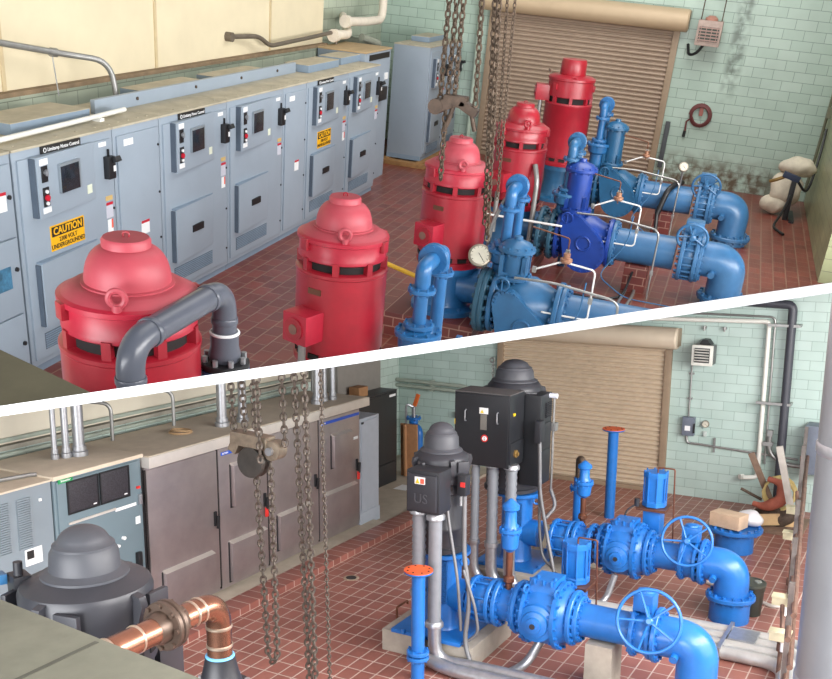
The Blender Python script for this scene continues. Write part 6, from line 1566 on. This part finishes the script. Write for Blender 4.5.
for (x, y, z, lab) in ((12.5, 1.46, 0.80, 'upper near cream junction box on the pipe rack'), (11.75, 1.36, 0.62, 'lower near cream junction box on the pipe rack'), (16.4, 1.86, 0.95, 'upper far cream junction box on the pipe rack'), (15.6, 1.78, 0.75, 'lower far cream junction box on the pipe rack')):
    o = thing('junction_box', lab, 'junction box', (x, y, z), 'cream boxes on the pipe rack')
    mb = Mesh(); mb.box(x - 0.07, x + 0.07, y - 0.12, y + 0.12, z, z + 0.10, 0.01); mb.done('box', CRM, o)
    mb = Mesh(); mb.box(x - 0.08, x + 0.08, y - 0.13, y + 0.13, z + 0.10, z + 0.125, 0.006); mb.done('lid', CRM, o)
    mb = Mesh(); mb.cyl((x, y - 0.04, z - 0.14), (x, y - 0.04, z), 0.03, n=10); mb.done('gland', WHITE, o)
mb = Mesh(); mb.box(19.55, 20.05, 1.70, 2.16, 0.9, 1.85, 0.012)
tag(mb.done('electrical_panel', mat('panel_blue_grey', (104, 112, 126), 0.5)), 'blue grey electrical panel on the back wall at the right edge', 'panel')
# big silver duct in the near right corner
dz = thing('silver_duct', 'large vertical silver wrapped duct at the right edge', 'duct', (5.6, 0.23, 0.4))
DUCT = mat('silver_wrap', (138, 140, 144), 0.36, 0.5, var=0.08, scale=2)
mb = Mesh(); mb.cyl((5.6, 0.23, 0.4), (5.6, 0.23, 5.3), 0.32, n=40); mb.done('duct', DUCT, dz)
for z in (1.2, 2.95, 4.3):
    mb = Mesh(); mb.lathe((5.6, 0.23, z), (0, 0, 1), [(0.322, 0), (0.328, 0.01), (0.328, 0.05), (0.322, 0.06)], 40); mb.done('seam_band', STEEL, dz)

# ================================================================== LOWER HALL: copper pipe, chains, sill
CU = mat('copper_pipe', (150, 106, 86), 0.27, 0.85, var=0.28, scale=5)
c = thing('copper_pipe', 'large copper pipe with bronze flange joint and elbow at lower left', 'pipe', (4.1, 4.05, 2.6))
mb = Mesh(); mb.tube([(3.45, 3.98, 3.1), (4.54, 3.94, 3.1), (4.54, 3.94, 2.72)], 0.082, 28, 0.16, 10); mb.done('pipe', CU, c)
for p, a in (((3.84, 3.97, 3.1), (1, 0, 0)), ((4.29, 3.95, 3.1), (1, 0, 0)), ((4.36, 3.95, 3.1), (1, 0, 0)), ((4.54, 3.94, 2.93), (0, 0, 1)), ((4.54, 3.94, 2.80), (0, 0, 1)), ((3.62, 3.98, 3.1), (1, 0, 0))):
    mb = Mesh(); mb.lathe(Vector(p) - Vector(a) * 0.012, a, [(0.083, 0), (0.088, 0.006), (0.088, 0.018), (0.083, 0.024)], 28); mb.done('solder_ring', mat('solder_silver', (200, 180, 160), 0.3, 0.8), c)
BRZ = mat('bronze_flange', (98, 82, 72), 0.4, 0.6, var=0.15)
for dx in (-0.022, 0.022):
    mb = Mesh(); mb.flange((4.09 + dx, 3.965, 3.1), (1, 0, 0), 0.155, 0.04, 8, 0.016); mb.done('flange', BRZ, c)
mb = Mesh(); mb.lathe((3.97, 3.965, 3.1), (1, 0, 0), [(0.086, 0), (0.10, 0.03), (0.105, 0.10)], 28); mb.done('flange_neck', BRZ, c)
mb = Mesh(); mb.lathe((4.21, 3.96, 3.1), (-1, 0, 0), [(0.086, 0), (0.10, 0.03), (0.105, 0.10)], 28); mb.done('flange_neck', BRZ, c)
r_ = thing('pipe_reducer', 'black iron reducer with blue gasket under the copper elbow', 'pipe fitting', (4.54, 3.94, 1.2))
mb = Mesh(); mb.lathe((4.54, 3.94, 2.45), (0, 0, 1), [(0.20, 0), (0.20, 0.06), (0.15, 0.07), (0.12, 0.16), (0.10, 0.25), (0.10, 0.27)], 32); mb.done('body', MBD, r_)
mb = Mesh(); mb.torus((4.54, 3.94, 2.725), (0, 0, 1), 0.085, 0.012, 28, 8); mb.done('blue_gasket', mat('light_blue_gasket', (110, 180, 226), 0.5), r_)
bolt_parts((4.54, 3.94, 2.48), 0.172, 8, 0.02, 0.12, 'flange_bolt', STEEL, r_)
mb = Mesh(); mb.cyl((4.54, 3.94, 1.2), (4.54, 3.94, 2.45), 0.10, n=24); mb.done('pipe', MBD, r_)
mb = Mesh(); mb.prism([(2.46, 3.78, 3.86), (2.17, 1.35, 3.86), (1.0, 1.45, 3.86), (1.0, 4.2, 3.86)], (0, 0, 0.14))
o = mb.done('concrete_sill', mat('olive_concrete_pale', (112, 112, 98), 0.85, var=0.16, scale=5))
tag(o, 'olive grey concrete sill in the bottom left corner of the lower hall', 'sill')
for y0, dy in ((2.55, 0.02), (3.1, 0.02)):
    mb = Mesh(); mb.box(1.02, 2.29, y0, y0 + dy, 3.995, 4.002); mb.done('joint_line', mat('sill_joint', (78, 78, 68), 0.9), o)
HK2 = mat('hoist_tan_steel', (132, 120, 104), 0.5, 0.4, var=0.25, scale=12)
h = thing('hoist_block', 'worn tan chain hoist block with wheel hanging in the lower hall', 'hoist', (8.2, 6.5, 2.9))
mb = Mesh(); mb.obox((8.2, 6.54, 3.20), (0, 1, 0.06), (1, 0, 0), (0, -0.06, 1), 0.50, 0.18, 0.15, 0.025); mb.obox((8.2, 6.74, 3.14), (0, 1, 0.5), (1, 0, 0), (0, -0.5, 1), 0.12, 0.16, 0.20, 0.02); mb.done('yoke', HK2, h)
mb = Mesh(); mb.lathe((8.10, 6.52, 2.96), (1, 0, 0), [(0.10, 0), (0.17, 0.01), (0.18, 0.05), (0.15, 0.09), (0.18, 0.13), (0.17, 0.17), (0.10, 0.18)], 36); mb.done('chain_wheel', mat('worn_wheel', (84, 80, 76), 0.4, 0.6, var=0.2), h)
mb = Mesh(); mb.lathe((8.12, 6.24, 3.12), (1, 0, 0), [(0.06, 0), (0.11, 0.01), (0.11, 0.16), (0.06, 0.17)], 28); mb.done('end_housing', HK2, h)
mb = Mesh(); mb.cyl((8.08, 6.24, 3.12), (8.12, 6.24, 3.12), 0.045, n=20); mb.done('pin', STEEL, h)
mb = Mesh(); mb.lathe((8.2, 6.50, 3.25), (0, 0, 1), [(0.06, 0), (0.06, 0.02), (0.04, 0.03)], 18); mb.done('top_boss', HK2, h)
CHS = mat('grey_chain_steel', (96, 88, 80), 0.5, 0.5, var=0.3, scale=30)
for lab, pts, lk in (('leftmost chain, ending at the left of hoist block', [(8.2, 6.86, 4.6), (8.2, 6.79, 3.22)], 0.095), ('second chain from left, into the hoist block', [(8.2, 6.70, 4.6), (8.2, 6.64, 3.26)], 0.095), ('third chain from left, into the hoist block', [(8.2, 6.54, 4.6), (8.2, 6.49, 3.26)], 0.095), ('short chain into the right end of hoist block', [(8.2, 6.15, 4.6), (8.2, 6.10, 3.18)], 0.095), ('chain beside hoist block, passing in front of its wheel', [(8.06, 6.36, 4.6), (8.06, 6.33, 3.0)], 0.095), ('hanging chain loop below the hoist wheel', [(8.2, 6.50, 2.84), (8.2, 6.40, 0.70), (8.2, 6.34, 0.62), (8.2, 6.27, 0.70), (8.2, 6.30, 2.98)], 0.095), ('long chain loop right of the hoist block', [(8.2, 5.99, 4.6), (8.2, 5.83, 0.52), (8.2, 5.79, 0.45), (8.2, 5.75, 0.52), (8.2, 5.85, 4.6)], 0.095), ('thin single chain farthest right in the lower hall', [(8.2, 5.64, 4.6), (8.2, 5.55, 0.35)], 0.06)):
    chain(lab, None, None, lk, 0.015 if lk > 0.07 else 0.009, 'hoist chains of the lower hall', CHS, sag=pts)

# ================================================================== section cut along the sloping slab
bpy.context.view_layer.update()
def section(o):
    room = o.get('_room')
    co, no = (TOP_CO, NRM) if room == 'A' else (BOT_CO, -NRM)
    mw = o.matrix_world
    d = [(mw @ v.co - co).dot(no) for v in o.data.vertices]
    if not d or min(d) > -1e-5:
        return True
    if max(d) <= 1e-5:
        return False
    if o.data.users > 1:
        o.data = o.data.copy()
    iv = mw.inverted()
    lco = iv @ co
    lno = (mw.to_3x3().transposed() @ no).normalized()
    bm = bmesh.new()
    bm.from_mesh(o.data)
    res = bmesh.ops.bisect_plane(bm, geom=bm.verts[:] + bm.edges[:] + bm.faces[:], dist=1e-6, plane_co=lco, plane_no=lno, clear_inner=True)
    cut = [g for g in res['geom_cut'] if isinstance(g, bmesh.types.BMEdge) and g.is_valid and len(g.link_faces) < 2]
    try:
        bmesh.ops.edgeloop_fill(bm, edges=cut)
    except Exception:
        pass
    bmesh.ops.recalc_face_normals(bm, faces=bm.faces)
    bm.to_mesh(o.data)
    bm.free()
    return len(o.data.polygons) > 0
gone = []
for o in list(SC.objects):
    if o.type == 'MESH' and o is not slab and o.get('_room'):
        if not section(o):
            gone.append(o)
for o in gone:
    for ch in list(o.children):
        if ch not in gone:
            gone.append(ch)
for o in gone:
    bpy.data.objects.remove(o)
for o in list(SC.objects):
    if o.type == 'EMPTY' and not o.children:
        bpy.data.objects.remove(o)
for o in SC.objects:
    for k in ('_loc', '_room'):
        if k in o:
            del o[k]
